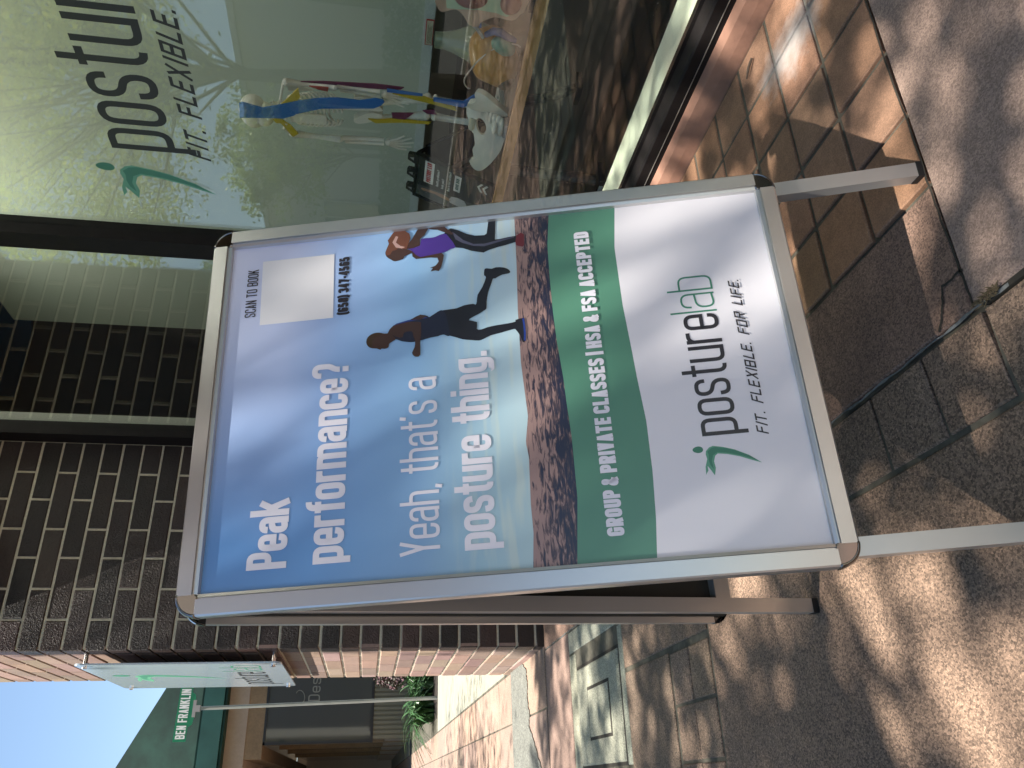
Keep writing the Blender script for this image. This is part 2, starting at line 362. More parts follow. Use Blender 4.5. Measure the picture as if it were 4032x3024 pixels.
# small square tiles in the recess
t1 = MB(); xs = [-1.03-.1497*k for k in range(21)][::-1]+[-.867]; xs[0] = -4.05
pavers(t1, xs, [.842,.991,1.140,1.290,1.445,1.600], .0125, v=.10, warm=.05)
t1.build('small_tiles', TILE, pv)
# plain band behind the joint
t2 = MB()
for a, b in ((-4.05,-2.9),(-2.9,-1.9),(-1.9,-.870)): t2.box(a+.003, b-.003, .6065, .836, -.03, 0, bev=.003, tint=gtint(.05))
t2.build('plain_band', mat('band_paving', (.27, .17, .125), .85, noise=(2.5,.3,12,.25), tint=True, agg=[(380,.5,1.5)], bump=(240,.5,.0015)), pv)
# smooth pink concrete by the camera
t3 = MB()
for y0, y1 in ((.6065, 1.6),): t3.box(-.8695, 3.2, y0, y1, -.03, .001, bev=.004, tint=(1,1,1))
t3.box(3.21, 9, .6065, 1.6, -.03, .001, bev=.004)
t3.build('pink_slab', PINK, pv)
# row of square pavers beyond the expansion joint + large dark aggregate slabs
t4 = MB(); xs = [-.857+.1475*k for k in range(-8, 60)]
pavers(t4, xs, [.4535, .5965], .0085, v=.07)
xs2 = [-2.03-.0*0]; 
pavers(t4, [-2.009+.0]+[], [0], .01)
pavers(t4, [-2.30, -2.155, -2.009], [.330-.1432*k for k in range(18, -1, -1)], .009, v=.09)
pavers(t4, frange(-2.0, 8.0, 2.5), [-4.7, -2.1, .4505], .008, v=.04)
pavers(t4, [-2.0, -.857-.1475*8], [.4535, .5965], .0085)
pavers(t4, [-2.745, -2.31], [-.7, .335], .006); pavers(t4, [-2.745, -2.31], [-4.7, -.71], .01)
pavers(t4, [-2.745, -2.009], [.344, .5965], .006)
agp = t4.build('aggregate_pavers', AGG, pv)
def settle(ob):
    bm = bmesh.new(); bm.from_mesh(ob.data)
    for ax, vals in ((0, [-1.52+.065*i for i in range(0, 10)]), (1, [.5,.45,.35,.25,.1,-.1,-.4])):
        for v in vals:
            co = [0,0,0]; co[ax] = v+.0007; no = [0,0,0]; no[ax] = 1
            bmesh.ops.bisect_plane(bm, geom=bm.verts[:]+bm.edges[:]+bm.faces[:], plane_co=co, plane_no=no, dist=1e-6)
    for v in bm.verts: v.co.z += gz(v.co.x, v.co.y)
    bm.to_mesh(ob.data); bm.free()
settle(agp); settle(bed0)
# pale slabs round the utility box and the street sidewalk
t5 = MB()
pavers(t5, [-3.54, -2.75], [.503, .5965], .006, v=.03); pavers(t5, [-3.54, -2.75], [-.75, .045], .006, v=.03)
pavers(t5, [-3.54, -3.43], [.052, .497], .002, v=.03); pavers(t5, [-2.80, -2.75], [.052, .497], .002, v=.03)
t5.build('concrete_surround', CONC, pv)
t6 = MB()
pavers(t6, [-4.05, -3.548], [-.9, .6], .006, v=.04); pavers(t6, [-4.05, -2.755], [-4.9, -.91], .008, v=.05)
ys = [-4.9+.1445*k for k in range(38)]; ys = [.625-.1445*k for k in range(38)][::-1]
pavers(t6, [-40,-33,-27,-22,-18.5,-15.9,-13.6,-11.3,-10.6,-9.7,-8.77,-7.83,-6.83,-5.59,-5.10,-4.06], [.625-.1445*2*k for k in range(19)][::-1], .010, v=.10, warm=.05)
t6.build('sidewalk_pavers', mat('sidewalk_paving', (.35,.245,.19), .85, noise=(2,.25,9,.2), tint=True, agg=[(260,.7,1.3)], bump=(120,.3,.001)), pv)
t7 = MB(); t7.box(-10.62, -5.19, .637, 6, -.03, .003, bev=.004, tint=(1,1,1)); t7.box(-40, -17.5, .637, 9, -.03, .002)
t7.build('pale_concrete_walk', mat('pale_concrete', (.30,.295,.24), .9, noise=(3,.15,30,.1), bump=(120,.3,.001)), pv)
# rough asphalt patch at the pier's foot
pp = [(-4.66,.62),(-4.56,.575),(-4.53,.50),(-4.545,.42),(-4.50,.36),(-4.52,.28),(-4.42,.22),(-4.33,.15),(-4.22,.06),(-4.24,-.3),(-5.06,-.3),(-5.05,.10),(-5.06,.62)]
pts = []
for i in range(len(pp)):
    a, b = pp[i], pp[(i+1) % len(pp)]
    for k in range(6):
        t = k/6; j = .012 if i < 9 else .003; pts.append((a[0]+(b[0]-a[0])*t+rr(-j, j), a[1]+(b[1]-a[1])*t+rr(-j, j)*.6))
a7 = MB(); a7.prism(pts, -.002, .006); a7.build('asphalt_patch', mat('patch_asphalt', (.17,.175,.155), .95, noise=(12,.25), agg=[(150,.65,1.35),(300,.8,1.2)], bump=(150,.7,.004)), pv)
# expansion joint: pale sealant + dark gap
j = MB(); n = 180; vs = []; 
for i in range(n+1):
    x = -4.0+(-.80+4.0)*i/n; wv = .0022+rr(-.0014,.0012); yc = .6015+.0016*math.sin(i*.9)+rr(-.0009,.0009); vs += [(x, yc-wv, -.001), (x, yc+wv, -.001)]
j.add(vs, [(2*i, 2*i+2, 2*i+3, 2*i+1) for i in range(n)]); j.build('joint_sealant', mat('sealant', (.30,.31,.30), 1., spec=.1, noise=(22,.6,90,.4)), pv)
# cracks in the plain band (thin sunk strips of dirt)
DIRT = mat('joint_dirt', (.035,.03,.022), .95, noise=(60,.3))
def crack(pts, w, name='crack'):
    path = []
    for i in range(len(pts)-1):
        for k in range(6):
            t = k/6; path.append(Vector((pts[i][0]+(pts[i+1][0]-pts[i][0])*t+rr(-.0018,.0018), pts[i][1]+(pts[i+1][1]-pts[i][1])*t+rr(-.0018,.0018))))
    path.append(Vector(pts[-1])); L, Rr = ribbon(path, w, False); n = len(path); mb = MB()
    mb.add([(q.x, q.y, .0022) for q in L+Rr], [(n+i, n+i+1, i+1, i) for i in range(n-1)]); return mb.build(name, DIRT, pv)
crack([(-.862,.668),(-.912,.668),(-.921,.643),(-.935,.62),(-.944,.606)], .0042)
crack([(-.8715,1.6),(-.8712,1.3),(-.872,1.12),(-.871,.95),(-.8715,.8),(-.869,.70),(-.866,.607)], .0042, 'dirty_joint')
j = MB(); j.box(-.85, 9, .597, .606, -.03, -.002); j.build('dark_joint', DIRT, pv)
# kerb
k = MB(); k.box(-60, 30, -5.2, -5.055, -.14, .0, bev=.02); k.build('kerb', mat('kerb_concrete', (.40,.39,.36), .9, noise=(5,.2)), pv)
k = MB(); k.add([(-90,-30,-.02),(60,-30,-.02),(60,-13,-.02),(-90,-13,-.02)], [(0,1,2,3)]); k.build('far_pavement', mat('far_paving', (.20,.17,.15), .9, noise=(1,.2)), kind='structure')
# utility box cover
ub = thing('utility_box_cover', (-3.1,.27,0), 'grey concrete utility box cover set flush in the sidewalk left of the sign', 'utility cover')
c = MB(); c.box(-3.41, -2.815, .064, .424, -.03, .005, bev=.006); c.build('cover', CONC, ub)
c = MB(); c.box(-3.235, -2.945, .158, .33, -.02, .0085, bev=.004); c.build('inner_lid', CONC, ub)
c = MB(); c.box(-3.245, -2.935, .148, .340, -.02, .0062); c.build('lid_groove', DIRT, ub)
c = MB(); c.box(-3.425, -2.80, .052, .436, -.03, -.002); c.build('cover_groove', DIRT, ub)
# ================================================================== BRICK PIER
PX = -4.06; Z0, DZ = .04, .0955
pier = thing('brick_pier', (-4.6, 1.1, 0), 'dark glazed brick pier with a sunlit end face beside the shop window', 'brick pier')
m = MB(); m.box(-5.168, PX-.006, .628, 1.70, -.1, 5.6); m.build('mortar', MORTAR, pier)
bk = MB(); be = MB()
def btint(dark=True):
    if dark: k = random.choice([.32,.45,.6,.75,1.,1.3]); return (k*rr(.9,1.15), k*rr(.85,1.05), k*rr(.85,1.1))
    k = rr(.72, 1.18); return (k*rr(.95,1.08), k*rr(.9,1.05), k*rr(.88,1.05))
def brick_yz(mb, y0, y1, z0, z1, x0, x1, tint):
    b = .0035
    vs = [(x0,y0,z0),(x0,y1,z0),(x0,y1,z1),(x0,y0,z1),(x1-b,y0,z0),(x1-b,y1,z0),(x1-b,y1,z1),(x1-b,y0,z1),(x1,y0+b,z0+b),(x1,y1-b,z0+b),(x1,y1-b,z1-b),(x1,y0+b,z1-b)]
    fs = [(8,9,10,11)]+[(4+i,4+(i+1)%4,8+(i+1)%4,8+i) for i in range(4)]+[(i,(i+1)%4,4+(i+1)%4,4+i) for i in range(4)]
    mb.add(vs, fs, tint)
for k in range(-1, 48):
    z0 = Z0+DZ*k+.006+rr(-.001,.001); z1 = Z0+DZ*(k+1)-.006+rr(-.001,.001)
    jo = [.62,.759,1.047,1.335,1.634] if k % 2 else [.62,.90,1.187,1.475,1.634]
    for a, b in zip(jo[:-1], jo[1:]):
        first = a == .62
        brick_yz(bk, a+(.0 if first else .006), b-.006 if b < 1.63 else b, z0, z1, PX-.10, PX+rr(-.001,.001), btint())
    off = (-.288 if k % 2 else -.144)
    xs = [PX]+[PX+off-.288*i for i in range(5)]
    xs = [x for x in xs if x > -5.12]+[-5.17]
    for i in range(len(xs)-1):
        x1, x0 = xs[i]-(.0 if i == 0 else .005), xs[i+1]+.005; b = .0035; y = .622+rr(-.001,.001); y2 = .64
        if i == 0: x1 -= .0005
        vs = [(x0,y2,z0),(x1,y2,z0),(x1,y2,z1),(x0,y2,z1),(x0,y+b,z0),(x1,y+b,z0),(x1,y+b,z1),(x0,y+b,z1),(x0+b,y,z0+b),(x1-b,y,z0+b),(x1-b,y,z1-b),(x0+b,y,z1-b)]
        be.add(vs, [(8,9,10,11)]+[(4+i_,4+(i_+1)%4,8+(i_+1)%4,8+i_) for i_ in range(4)]+[(i_,(i_+1)%4,4+(i_+1)%4,4+i_) for i_ in range(4)], btint(False))
for q, nm, mm in ((bk, 'side_bricks', BRICK), (be, 'end_bricks', BRICKR)):
    ob = q.build(nm, mm, pier)
# ================================================================== SHOP BUILDING SHELL
shop = thing('shop_building', (0, 4, 0), 'brick shop building whose recessed storefront stands behind the sidewalk sign', 'building')
STUC = mat('stucco', (.42,.36,.30), .9, noise=(4,.1))
INT = mat('interior_paint', (.50,.51,.46), .8, noise=(1,.06))
w_ = MB()
w_.box(-4.05, 4.5, .63, 1.70, 2.95, 5.6); w_.build('upper_wall', STUC, shop)
w_ = MB(); w_.box(-9.2, 4.5, 1.71, 9.2, 5.2, 5.6); w_.build('roof', STUC, shop)
w_ = MB(); w_.box(-9.0, 4.4, 9.0, 9.2, 0, 5.2); w_.box(4.2, 4.4, 1.7, 9.0, 0, 5.2); w_.box(-9.2, -9.0, 1.8, 9.0, 0, 5.2); w_.box(-9.2, -5.17, 1.66, 1.79, 0, 5.19); w_.box(-5.165, -4.07, 1.71, 1.8, 0, 5.19); w_.box(-4.069, 4.19, 1.705, 1.8, 2.95, 5.19)
w_.build('interior_wall', INT, shop)
w_ = MB(); w_.box(-9.0, 4.2, 1.80, 8.99, 5.1, 5.16); w_.build('ceiling', mat('ceiling_tile', (.55,.55,.5), .9), shop)
w_ = MB(); w_.box(-9.0, 4.2, 1.825, 8.99, -.1, .03); w_.build('interior_floor', mat('dark_floor', (.05,.045,.04), .45, noise=(8,.3)), shop)
w_ = MB(); w_.box(-4.05, 4.2, 1.69, 1.822, -.05, .132); w_.build('inner_sill', mat('sill_cream', (.84,.84,.70), .6, noise=(20,.08)), shop)
w_ = MB(); w_.prism([(1.600,.0),(1.604,.028),(1.612,.055),(1.632,.068),(1.66,.068),(1.66,-.05),(1.60,-.05)], -4.05, 4.2, T=lambda y,z,x:(x,y,z)); w_.build('kerb_course', mat('red_curb', (.36,.19,.13), .8, noise=(5,.3,30,.2), bump=(90,.4,.002)), shop)
# ================================================================== STOREFRONT WINDOW
win = thing('storefront_window', (-1.5, 1.66, .06), 'large storefront window in dark bronze frames reflecting street trees and brick', 'shop window')
YG = 1.674
f = MB(); f.box(-4.05, -3.94, 1.632, 1.70, .068, 2.95); f.box(-2.362, -2.278, 1.632, 1.70, .128, 2.95); f.box(1.5, 1.585, 1.632, 1.70, .128, 2.95)
f.build('mullion', FRAME, win)
f = MB(); f.prism([(1.632,.068),(1.632,.112),(1.636,.118),(1.670,.126),(1.670,.136),(1.69,.136),(1.69,.068)], -3.94, 4.2, T=lambda y,z,x:(x,y,z)); f.build('bottom_rail', FRAME, win)
f = MB(); f.box(-3.94, 4.2, 1.6295, 1.633, .0835, .0852); f.build('rail_glint', mat('glint_paint', (.45,.42,.38), .4, .6, noise=(30,.5)), win)  # pale strip paints in the white glint along the bottom rail
GL = glass_mat('window_glass', (.93,.965,.94), wav=.12, boost=1.12)
for a, b in ((-3.94, -2.362), (-2.278, 1.5), (1.585, 4.2)):
    f = MB(); f.box(a, b, YG-.003, YG+.003, .13, 2.95); pn = f.build('glass_pane', GL, win)
    if a == -2.278: pane = pn
f = MB()
for _ in range(140):
    x, z = rr(-2.2,-1.0), rr(.15,.75)**1.0; s = rr(.0004,.0011); f.box(x, x+s, YG-.0036, YG-.0031, z, z+s)
f.build('dust_specks', mat('dust', (.7,.68,.62), .8), pane)
Tg = lambda x, y, z: (x, YG-.0034-z, y)
text_mb('posture', -1.888, -1.262, 1.466, .2333, .1750, .0205, Tg, wr=.42, desc=-.24, gap=.024, rad=.95).build('lettering', INK, pane)
text_mb('FIT. FLEXIBLE. FOR LIFE.', -1.915, -1.015, 1.372, .058, .058, .0088, Tg, wr=.60, slant=.38, hand=True, gap=.010, space=.9).build('tagline', INK, pane)
logo_parts(lambda x, y, z: (-2.064+(x-123)*.0034, YG-.0034-z, 1.381+(811-y)*.0035), pane)
# ================================================================== WALL SIGN (acrylic panel on stand-offs)
ws = thing('wall_sign', (-4.59,.57,1.27), 'translucent acrylic wall sign with green emblem on stand-offs over the sunlit brick', 'wall sign')
ACR = mat('frosted_acrylic', (.42,.52,.60), .12, spec=.6, noise=(1.2,.06), coat=.6)
r_ = .03; pts = []
X0, X1, Zb, Zt = -5.055, -4.125, 1.268, 2.195
for cx, cz, a0 in ((X1-r_, Zt-r_, 0), (X0+r_, Zt-r_, 90), (X0+r_, Zb+r_, 180), (X1-r_, Zb+r_, 270)):
    for k in range(5): a = math.radians(a0+k*22.5); pts.append((cx+r_*math.cos(a), cz+r_*math.sin(a)))
p_ = MB(); p_.prism(pts, .566, .574, T=lambda x,z,y:(x,y,z)); pan = p_.build('panel', ACR, ws)
for x, z in ((X1-.04, Zt-.04), (X0+.04, Zt-.04), (X0+.04, Zb+.04), (X1-.04, Zb+.04)):
    s_ = MB(); s_.tube([(x,.5645,z),(x,.5655,z)], .010, 16); s_.tube([(x,.575,z),(x,.625,z)], .010, 16); s_.tube([(x,.555,z),(x,.5645,z)], .0105, 16); s_.build('standoff', CHROME, ws, smooth=False)
Tw = lambda x, y, z: (x, .5655-z, y)
text_mb('posture', -4.93, -4.43, 1.375, .20, .14, .014, Tw, wr=.42, desc=-.24, gap=.02).build('lettering', INK, pan)
text_mb('lab', -4.40, -4.19, 1.375, .20, .14, .009, Tw, wr=.42, gap=.02).build('light_lettering', GREEN1, pan)
sc = .0056; logo_parts(lambda x, y, z: (-4.62+(x-132)*sc*1.1, .5655-z, 1.60+(811-y)*sc), pan)
# ================================================================== A-FRAME SIGN
P0 = Vector((-1.2017, .2585, 1.0938)); wv = Vector((.0393, .9987, .0318)).normalized(); hv = Vector((.26426, .01276, -.96437)).normalized()
cv = hv.cross(wv).normalized(); 
if cv.x < 0: cv = -cv
hv = (hv-wv*hv.dot(wv)).normalized()
PW, PH = .584, .8837
def TS(a, b, c): return P0+wv*a+hv*b+cv*c           # metres: right, down, out of the poster
def TM(x, y, z): return TS(x/1000, y/1000, z)          # poster millimetres
sign = thing('sidewalk_sign', (-1.17,.56,0), 'aluminium A-frame sidewalk sign with blue runners poster and chrome corners', 'sidewalk sign')
# poster sheet
def poster_mat():
    m = bpy.data.materials.new('poster_print'); m.use_nodes = True; n = m.node_tree.nodes; l = m.node_tree.links; p = n['Principled BSDF']
    p.inputs['Roughness'].default_value = .32; p.inputs['Coat Weight'].default_value = .35; p.inputs['Coat Roughness'].default_value = .16
    uv = n.new('ShaderNodeUVMap'); sp = n.new('ShaderNodeSeparateXYZ'); l.new(uv.outputs[0], sp.inputs[0])
    def R(src, stops):
        r = n.new('ShaderNodeValToRGB'); e = r.color_ramp.elements
        while len(e) < len(stops): e.new(.5)
        for i, (q, c) in enumerate(stops): e[i].position = q; e[i].color = (*c, 1)
        l.new(src, r.inputs[0]); return r.outputs[0]
    def mx(a, b, f):
        x = n.new('ShaderNodeMix'); x.data_type = 'RGBA'; l.new(a, x.inputs[6]); l.new(b, x.inputs[7])
        if hasattr(f, 'is_output'): l.new(f, x.inputs[0])
        else: x.inputs[0].default_value = f
        return x.outputs[2]
    left = R(sp.outputs[1], [(0,(.12,.30,.63)),(.18,(.15,.35,.68)),(.36,(.25,.45,.70)),(.46,(.36,.57,.68)),(.54,(.46,.64,.68)),(1,(.3,.5,.6))])
    right = R(sp.outputs[1], [(0,(.66,.70,.88)),(.12,(.60,.66,.88)),(.22,(.36,.52,.82)),(.36,(.30,.54,.82)),(.50,(.50,.70,.80)),(.56,(.58,.75,.82)),(1,(.5,.7,.8))])
    nz = n.new('ShaderNodeTexNoise'); nz.inputs['Scale'].default_value = 2.2; nz.inputs['Detail'].default_value = 1; mp = n.new('ShaderNodeMapping'); mp.inputs['Scale'].default_value = (1, 2, 1)
    l.new(uv.outputs[0], mp.inputs[0]); l.new(mp.outputs[0], nz.inputs[0])
    ad = n.new('ShaderNodeMath'); ad.operation = 'MULTIPLY_ADD'; ad.inputs[1].default_value = .22; l.new(nz.outputs[0], ad.inputs[0])
    s2 = n.new('ShaderNodeMath'); s2.operation = 'MULTIPLY_ADD'; s2.inputs[1].default_value = 1.25; s2.inputs[2].default_value = -.24; l.new(sp.outputs[0], s2.inputs[0]); l.new(s2.outputs[0], ad.inputs[2]); ad.use_clamp = True
    c = mx(left, right, ad.outputs[0])
    # thin bands of cloud near the horizon
    n2 = n.new('ShaderNodeTexNoise'); n2.inputs['Scale'].default_value = 4; m2 = n.new('ShaderNodeMapping'); m2.inputs['Scale'].default_value = (.9, 12, 1); l.new(uv.outputs[0], m2.inputs[0]); l.new(m2.outputs[0], n2.inputs[0])
    cl = R(n2.outputs[0], [(.50,(0,0,0)),(.64,(1,1,1))]); ms = R(sp.outputs[1], [(.40,(0,0,0)),(.48,(.55,.55,.55)),(.54,(.6,.6,.6)),(1,(0,0,0))])
    mm = n.new('ShaderNodeMath'); mm.operation = 'MULTIPLY'; l.new(cl, mm.inputs[0]); l.new(ms, mm.inputs[1])
    cc = n.new('ShaderNodeRGB'); cc.outputs[0].default_value = (.62,.72,.66,1); c = mx(c, cc.outputs[0], mm.outputs[0])
    l.new(c, p.inputs['Base Color'])
    # the sheet bulges a little
    n3 = n.new('ShaderNodeTexNoise'); n3.inputs['Scale'].default_value = 3; n3.inputs['Detail'].default_value = 1; l.new(uv.outputs[0], n3.inputs[0]); b = n.new('ShaderNodeBump'); b.inputs['Strength'].default_value = .28; b.inputs['Distance'].default_value = .010
    l.new(n3.outputs[0], b.inputs['Height']); l.new(b.outputs[0], p.inputs['Normal']); l.new(b.outputs[0], p.inputs['Coat Normal'])
    return m
def sheet(c0, name, mt, parent, a0=-.004, a1=PW+.004, b0=-.004, b1=PH+.004):
    mb = MB(); mb.add([TS(a0,b1,c0), TS(a1,b1,c0), TS(a1,b0,c0), TS(a0,b0,c0)], [(0,1,2,3)])
    me = mb.mesh(name); u = me.uv_layers.new(name='UVMap')
    for i, q in enumerate(((0,1),(1,1),(1,0),(0,0))): u.data[i].uv = q
    return link(name, me, mt, parent)
poster = sheet(-.004, 'poster', poster_mat(), sign)
def ink(name, col, rough=.34, **k):
    return mat(name, col, rough, coat=.35, **k)
BAND = ink('poster_green', (.10,.275,.185)); PWHITE = ink('poster_white', (.82,.81,.85)); LETW = ink('letter_white', (.84,.83,.90)); LETK = ink('letter_black', (.022,.02,.028))
CZ = -.0036
top = [(-2,538),(96,547),(188,547),(245,544),(281,543),(347,538),(404,536),(463,536),(524,537),(586,544)]
bot = [(-2,647),(56,653),(122,657),(201,658),(272,653),(313,651),(399,646),(505,645),(586,654)]
def strip(up, lo, z, name, mt, n=60):
    def ev(c, x):
        for (x0,y0),(x1,y1) in zip(c[:-1], c[1:]):
            if x0 <= x <= x1: t = (x-x0)/(x1-x0); return y0+(y1-y0)*t
        return c[-1][1]
    mb = MB(); vs = []; uvs = []
    for i in range(n+1):
        x = -2+588*i/n; vs += [TM(x, ev(up, x), z), TM(x, ev(lo, x), z)]; uvs += [(x/100, ev(up, x)/100), (x/100, ev(lo, x)/100)]
    mb.add(vs, [(2*i+1, 2*i+3, 2*i+2, 2*i) for i in range(n)])
    me = mb.mesh(name); u = me.uv_layers.new(name='UVMap')
    for lp in me.loops: u.data[lp.index].uv = uvs[lp.vertex_index]
    return link(name, me, mt, poster)
def sea_mat():
    m = bpy.data.materials.new('poster_beach'); m.use_nodes = True; n = m.node_tree.nodes; l = m.node_tree.links; p = n['Principled BSDF']
    p.inputs['Roughness'].default_value = .34; p.inputs['Coat Weight'].default_value = .35; p.inputs['Coat Roughness'].default_value = .16
    uv = n.new('ShaderNodeUVMap'); mp = n.new('ShaderNodeMapping'); mp.inputs['Scale'].default_value = (2.6, 14, 1); l.new(uv.outputs[0], mp.inputs[0])
    t = n.new('ShaderNodeTexNoise'); t.inputs['Scale'].default_value = 1.5; t.inputs['Detail'].default_value = 8; t.inputs['Roughness'].default_value = .6; t.inputs['Distortion'].default_value = .8; l.new(mp.outputs[0], t.inputs[0])
    sp = n.new('ShaderNodeSeparateXYZ'); l.new(uv.outputs[0], sp.inputs[0])
    g = n.new('ShaderNodeMapRange'); g.inputs[1].default_value = 4.8; g.inputs[2].default_value = 5.5; g.inputs[3].default_value = .17; g.inputs[4].default_value = -.10; l.new(sp.outputs[1], g.inputs[0])
    s = n.new('ShaderNodeMath'); l.new(t.outputs[0], s.inputs[0]); l.new(g.outputs[0], s.inputs[1])
    r = n.new('ShaderNodeValToRGB'); e = r.color_ramp.elements; e.new(.5); e[0].position = .44; e[0].color = (.018,.024,.055,1); e[1].position = .52; e[1].color = (.08,.055,.065,1); e[2].position = .62; e[2].color = (.36,.235,.21,1)
    l.new(s.outputs[0], r.inputs[0]); l.new(r.outputs[0], p.inputs['Base Color']); return m
hor = [(-2,477),(50,481),(90,480),(162,482),(185,479),(226,485),(316,480),(410,481),(489,484),(586,486)]
strip(hor, [(a, b+3) for a, b in top], CZ, 'beach', sea_mat(), 90)
strip(top, bot, CZ+.0002, 'green_band', BAND)
strip(bot, [(-2,888),(586,888)], CZ+.0002, 'white_field', PWHITE)
LZ = CZ+.0005
def ptext(name, txt, x0, x1, base, cap, xh, t, mt, **k):
    text_mb(txt, x0, x1, -base, cap, xh, t, lambda x, y, z: TM(x, -y, LZ+z), **k).build(name, mt, poster)
ptext('headline', 'Peak', 30, 131, 125, 59, 44, 9.6, LETW, wr=.50, gap=5)
ptext('headline', 'performance?', 31, 345, 208.5, 59, 45, 9.4, LETW, wr=.50, gap=5, desc=-.17)
ptext('subheadline', "Yeah, that's a", 31, 306, 348, 58, 44, 5.2, LETW, wr=.46, gap=6)
ptext('subheadline', 'posture thing.', 33, 341, 428, 59, 45, 9.0, LETW, wr=.50, gap=4.6, desc=-.18)
ptext('small_print', 'SCAN TO BOOK', 446, 537, 48.5, 18.5, 18, 1.9, LETK, wr=.42, gap=1.8)
ptext('small_print', '(650) 347-4565', 433, 543, 205, 18, 17, 4.2, LETK, wr=.50, gap=1.4, space=.45)
ptext('banner_lettering', 'GROUP & PRIVATE CLASSES | HSA & FSA ACCEPTED', 36, 541, 607.5, 24.2, 24, 5.6, LETW, wr=.53, gap=1.9, space=.42, skew=.004)
ptext('name_lettering', 'posture', 170, 368, 787.5, 71, 53, 6.0, LETK, wr=.43, gap=6.4, desc=-.19)
ptext('name_lettering', 'lab', 372, 437, 788, 71, 53, 2.9, ink('p_green', (.05,.24,.15)), wr=.43, gap=6.4)
ptext('tagline', 'FIT. FLEXIBLE. FOR LIFE.', 164, 421, 829, 16, 16, 2.3, LETK, wr=.62, slant=.38, hand=True, gap=2.6, space=.95)
mb = flat([(429,57),(552,54),(552,178),(429,180)], 0, lambda x,y,z: TM(x,y,LZ)); mb.build('blank_card', ink('card_white', (.82,.82,.84)), poster)
logo_parts(lambda x, y, z: TM(x, y, LZ+z), poster)
# the two runners, printed
def shape(name, pts, z, mt, sm=False): flat(smooth_poly(pts, 2) if sm else pts, 0, lambda x,y,_: TM(x,y,LZ+z)).build(name, mt, poster)
NAVY = ink('print_navy', (.014,.018,.04)); SKIN = ink('print_skin', (.060,.030,.024)); BLUEV = ink('print_blue', (.02,.05,.26)); DK = ink('print_dark', (.012,.012,.018))
man = [(378,236),(386,238),(391,244),(393,252),(392,259),(390,265),(390,271),(400,277),(405,285),(408,296),(409,303),(412,310),(418,324),(414,336),(412,339),(420,352),(422,364),(423,383),(427,395),(428,410),(426,414),(431,416),(444,418),(457,426),(475,433),(479,430),(490,431),(492,435),(490,443),(492,450),(490,463),(485,471),(480,473),(478,470),(477,460),(473,451),(471,448),(471,444),(462,441),(446,435),(429,432),(417,431),(414,427),(409,419),(404,408),(399,402),(394,415),(382,414),(380,421),(383,431),(385,448),(386,464),(388,476),(391,476),(393,487),(392,490),(380,490),(365,490),(352,489),(351,485),(362,482),(373,476),(375,472),(371,453),(368,436),(363,424),(361,417),(363,405),(366,391),(371,380),(378,361),(376,352),(375,340),(372,325),(370,313),(371,303),(374,292),(378,284),(375,279),(371,273),(365,272),(363,266),(364,261),(362,259),(365,253),(366,246),(370,239)]
shape('runner_figure', man, .0002, DK, True)
shape('runner_shirt', [(400,277),(405,285),(409,303),(412,320),(412,339),(420,352),(421,362),(400,368),(374,370),(378,361),(375,340),(370,313),(374,292),(380,284),(388,280)], .0004, NAVY, True)
shape('runner_trim', [(402,279),(406,285),(410,303),(414,330),(411,336),(407,300),(402,285)], .0005, BLUEV)
shape('runner_head', [(378,236),(386,238),(391,244),(393,252),(392,259),(390,265),(390,271),(393,272),(385,279),(378,284),(375,279),(371,273),(365,272),(363,266),(364,261),(362,259),(365,253),(366,246),(370,239)], .0006, SKIN, True)
shape('runner_hair', [(370,239),(378,236),(386,238),(391,244),(393,252),(391,261),(387,258),(385,250),(377,245),(368,246)], .0007, ink('print_hair', (.05,.03,.015)), True)
shape('runner_arm', [(392,272),(400,277),(404,285),(406,296),(406,310),(404,324),(399,325),(384,325),(367,323),(346,323),(343,318),(345,313),(351,310),(360,314),(370,315),(381,312),(389,310),(388,297),(381,296),(380,289),(385,280)], .0008, SKIN, True)
shape('runner_back_arm', [(410,306),(418,324),(414,336),(409,324)], .0006, SKIN)
shape('runner_sole', [(353,487),(365,488),(380,488),(392,487),(392,490),(380,491),(365,491),(352,490)], .0009, BLUEV)
shape('second_runner_legs', [(569,366),(576,373),(578,378),(572,391),(563,405),(558,418),(557,434),(560,438),(585,442),(585,454),(546,451),(546,458),(548,473),(549,487),(537,485),(533,468),(531,456),(527,440),(523,431),(529,411),(536,397),(539,385),(561,374)], .0002, DK)
shape('second_runner_stripe', [(571,380),(564,387),(552,398),(542,415),(540,433),(545,460),(548,484),(546,483),(541,460),(535,433),(538,415),(546,397),(555,385)], .0004, ink('print_grey', (.09,.09,.14)))
shape('second_runner_back_arm', [(584,338),(580,344),(578,355),(569,371),(565,378),(566,383),(576,373),(584,366)], .0005, SKIN)
shape('second_runner_top', [(550,302),(547,312),(550,325),(563,327),(563,340),(564,351),(569,366),(561,374),(540,385),(537,377),(533,370),(531,361),(529,343),(527,325),(532,318),(541,311)], .0006, ink('print_purple', (.075,.035,.27)), True)
shape('second_runner_arm', [(546,302),(556,305),(564,311),(584,322),(584,340),(570,333),(563,325),(550,325),(546,312)], .0007, SKIN)
shape('second_runner_front_arm', [(541,311),(532,318),(527,325),(529,343),(531,361),(526,365),(516,363),(504,360),(496,356),(498,350),(497,342),(503,346),(504,341),(507,350),(510,353),(515,356),(522,354),(524,343),(524,325),(524,318),(530,312)], .0008, SKIN)
shape('second_runner_head', [(544,266),(535,268),(528,276),(524,283),(527,296),(532,298),(537,311),(540,312),(546,302),(547,294),(550,289),(549,280),(545,271)], .0007, SKIN, True)
shape('second_runner_hair', [(584,282),(581,279),(567,270),(560,272),(550,268),(544,266),(537,268),(538,274),(545,278),(546,284),(550,289),(547,294),(546,302),(554,305),(567,309),(576,307),(584,298)], .0009, ink('print_auburn', (.16,.06,.035)))
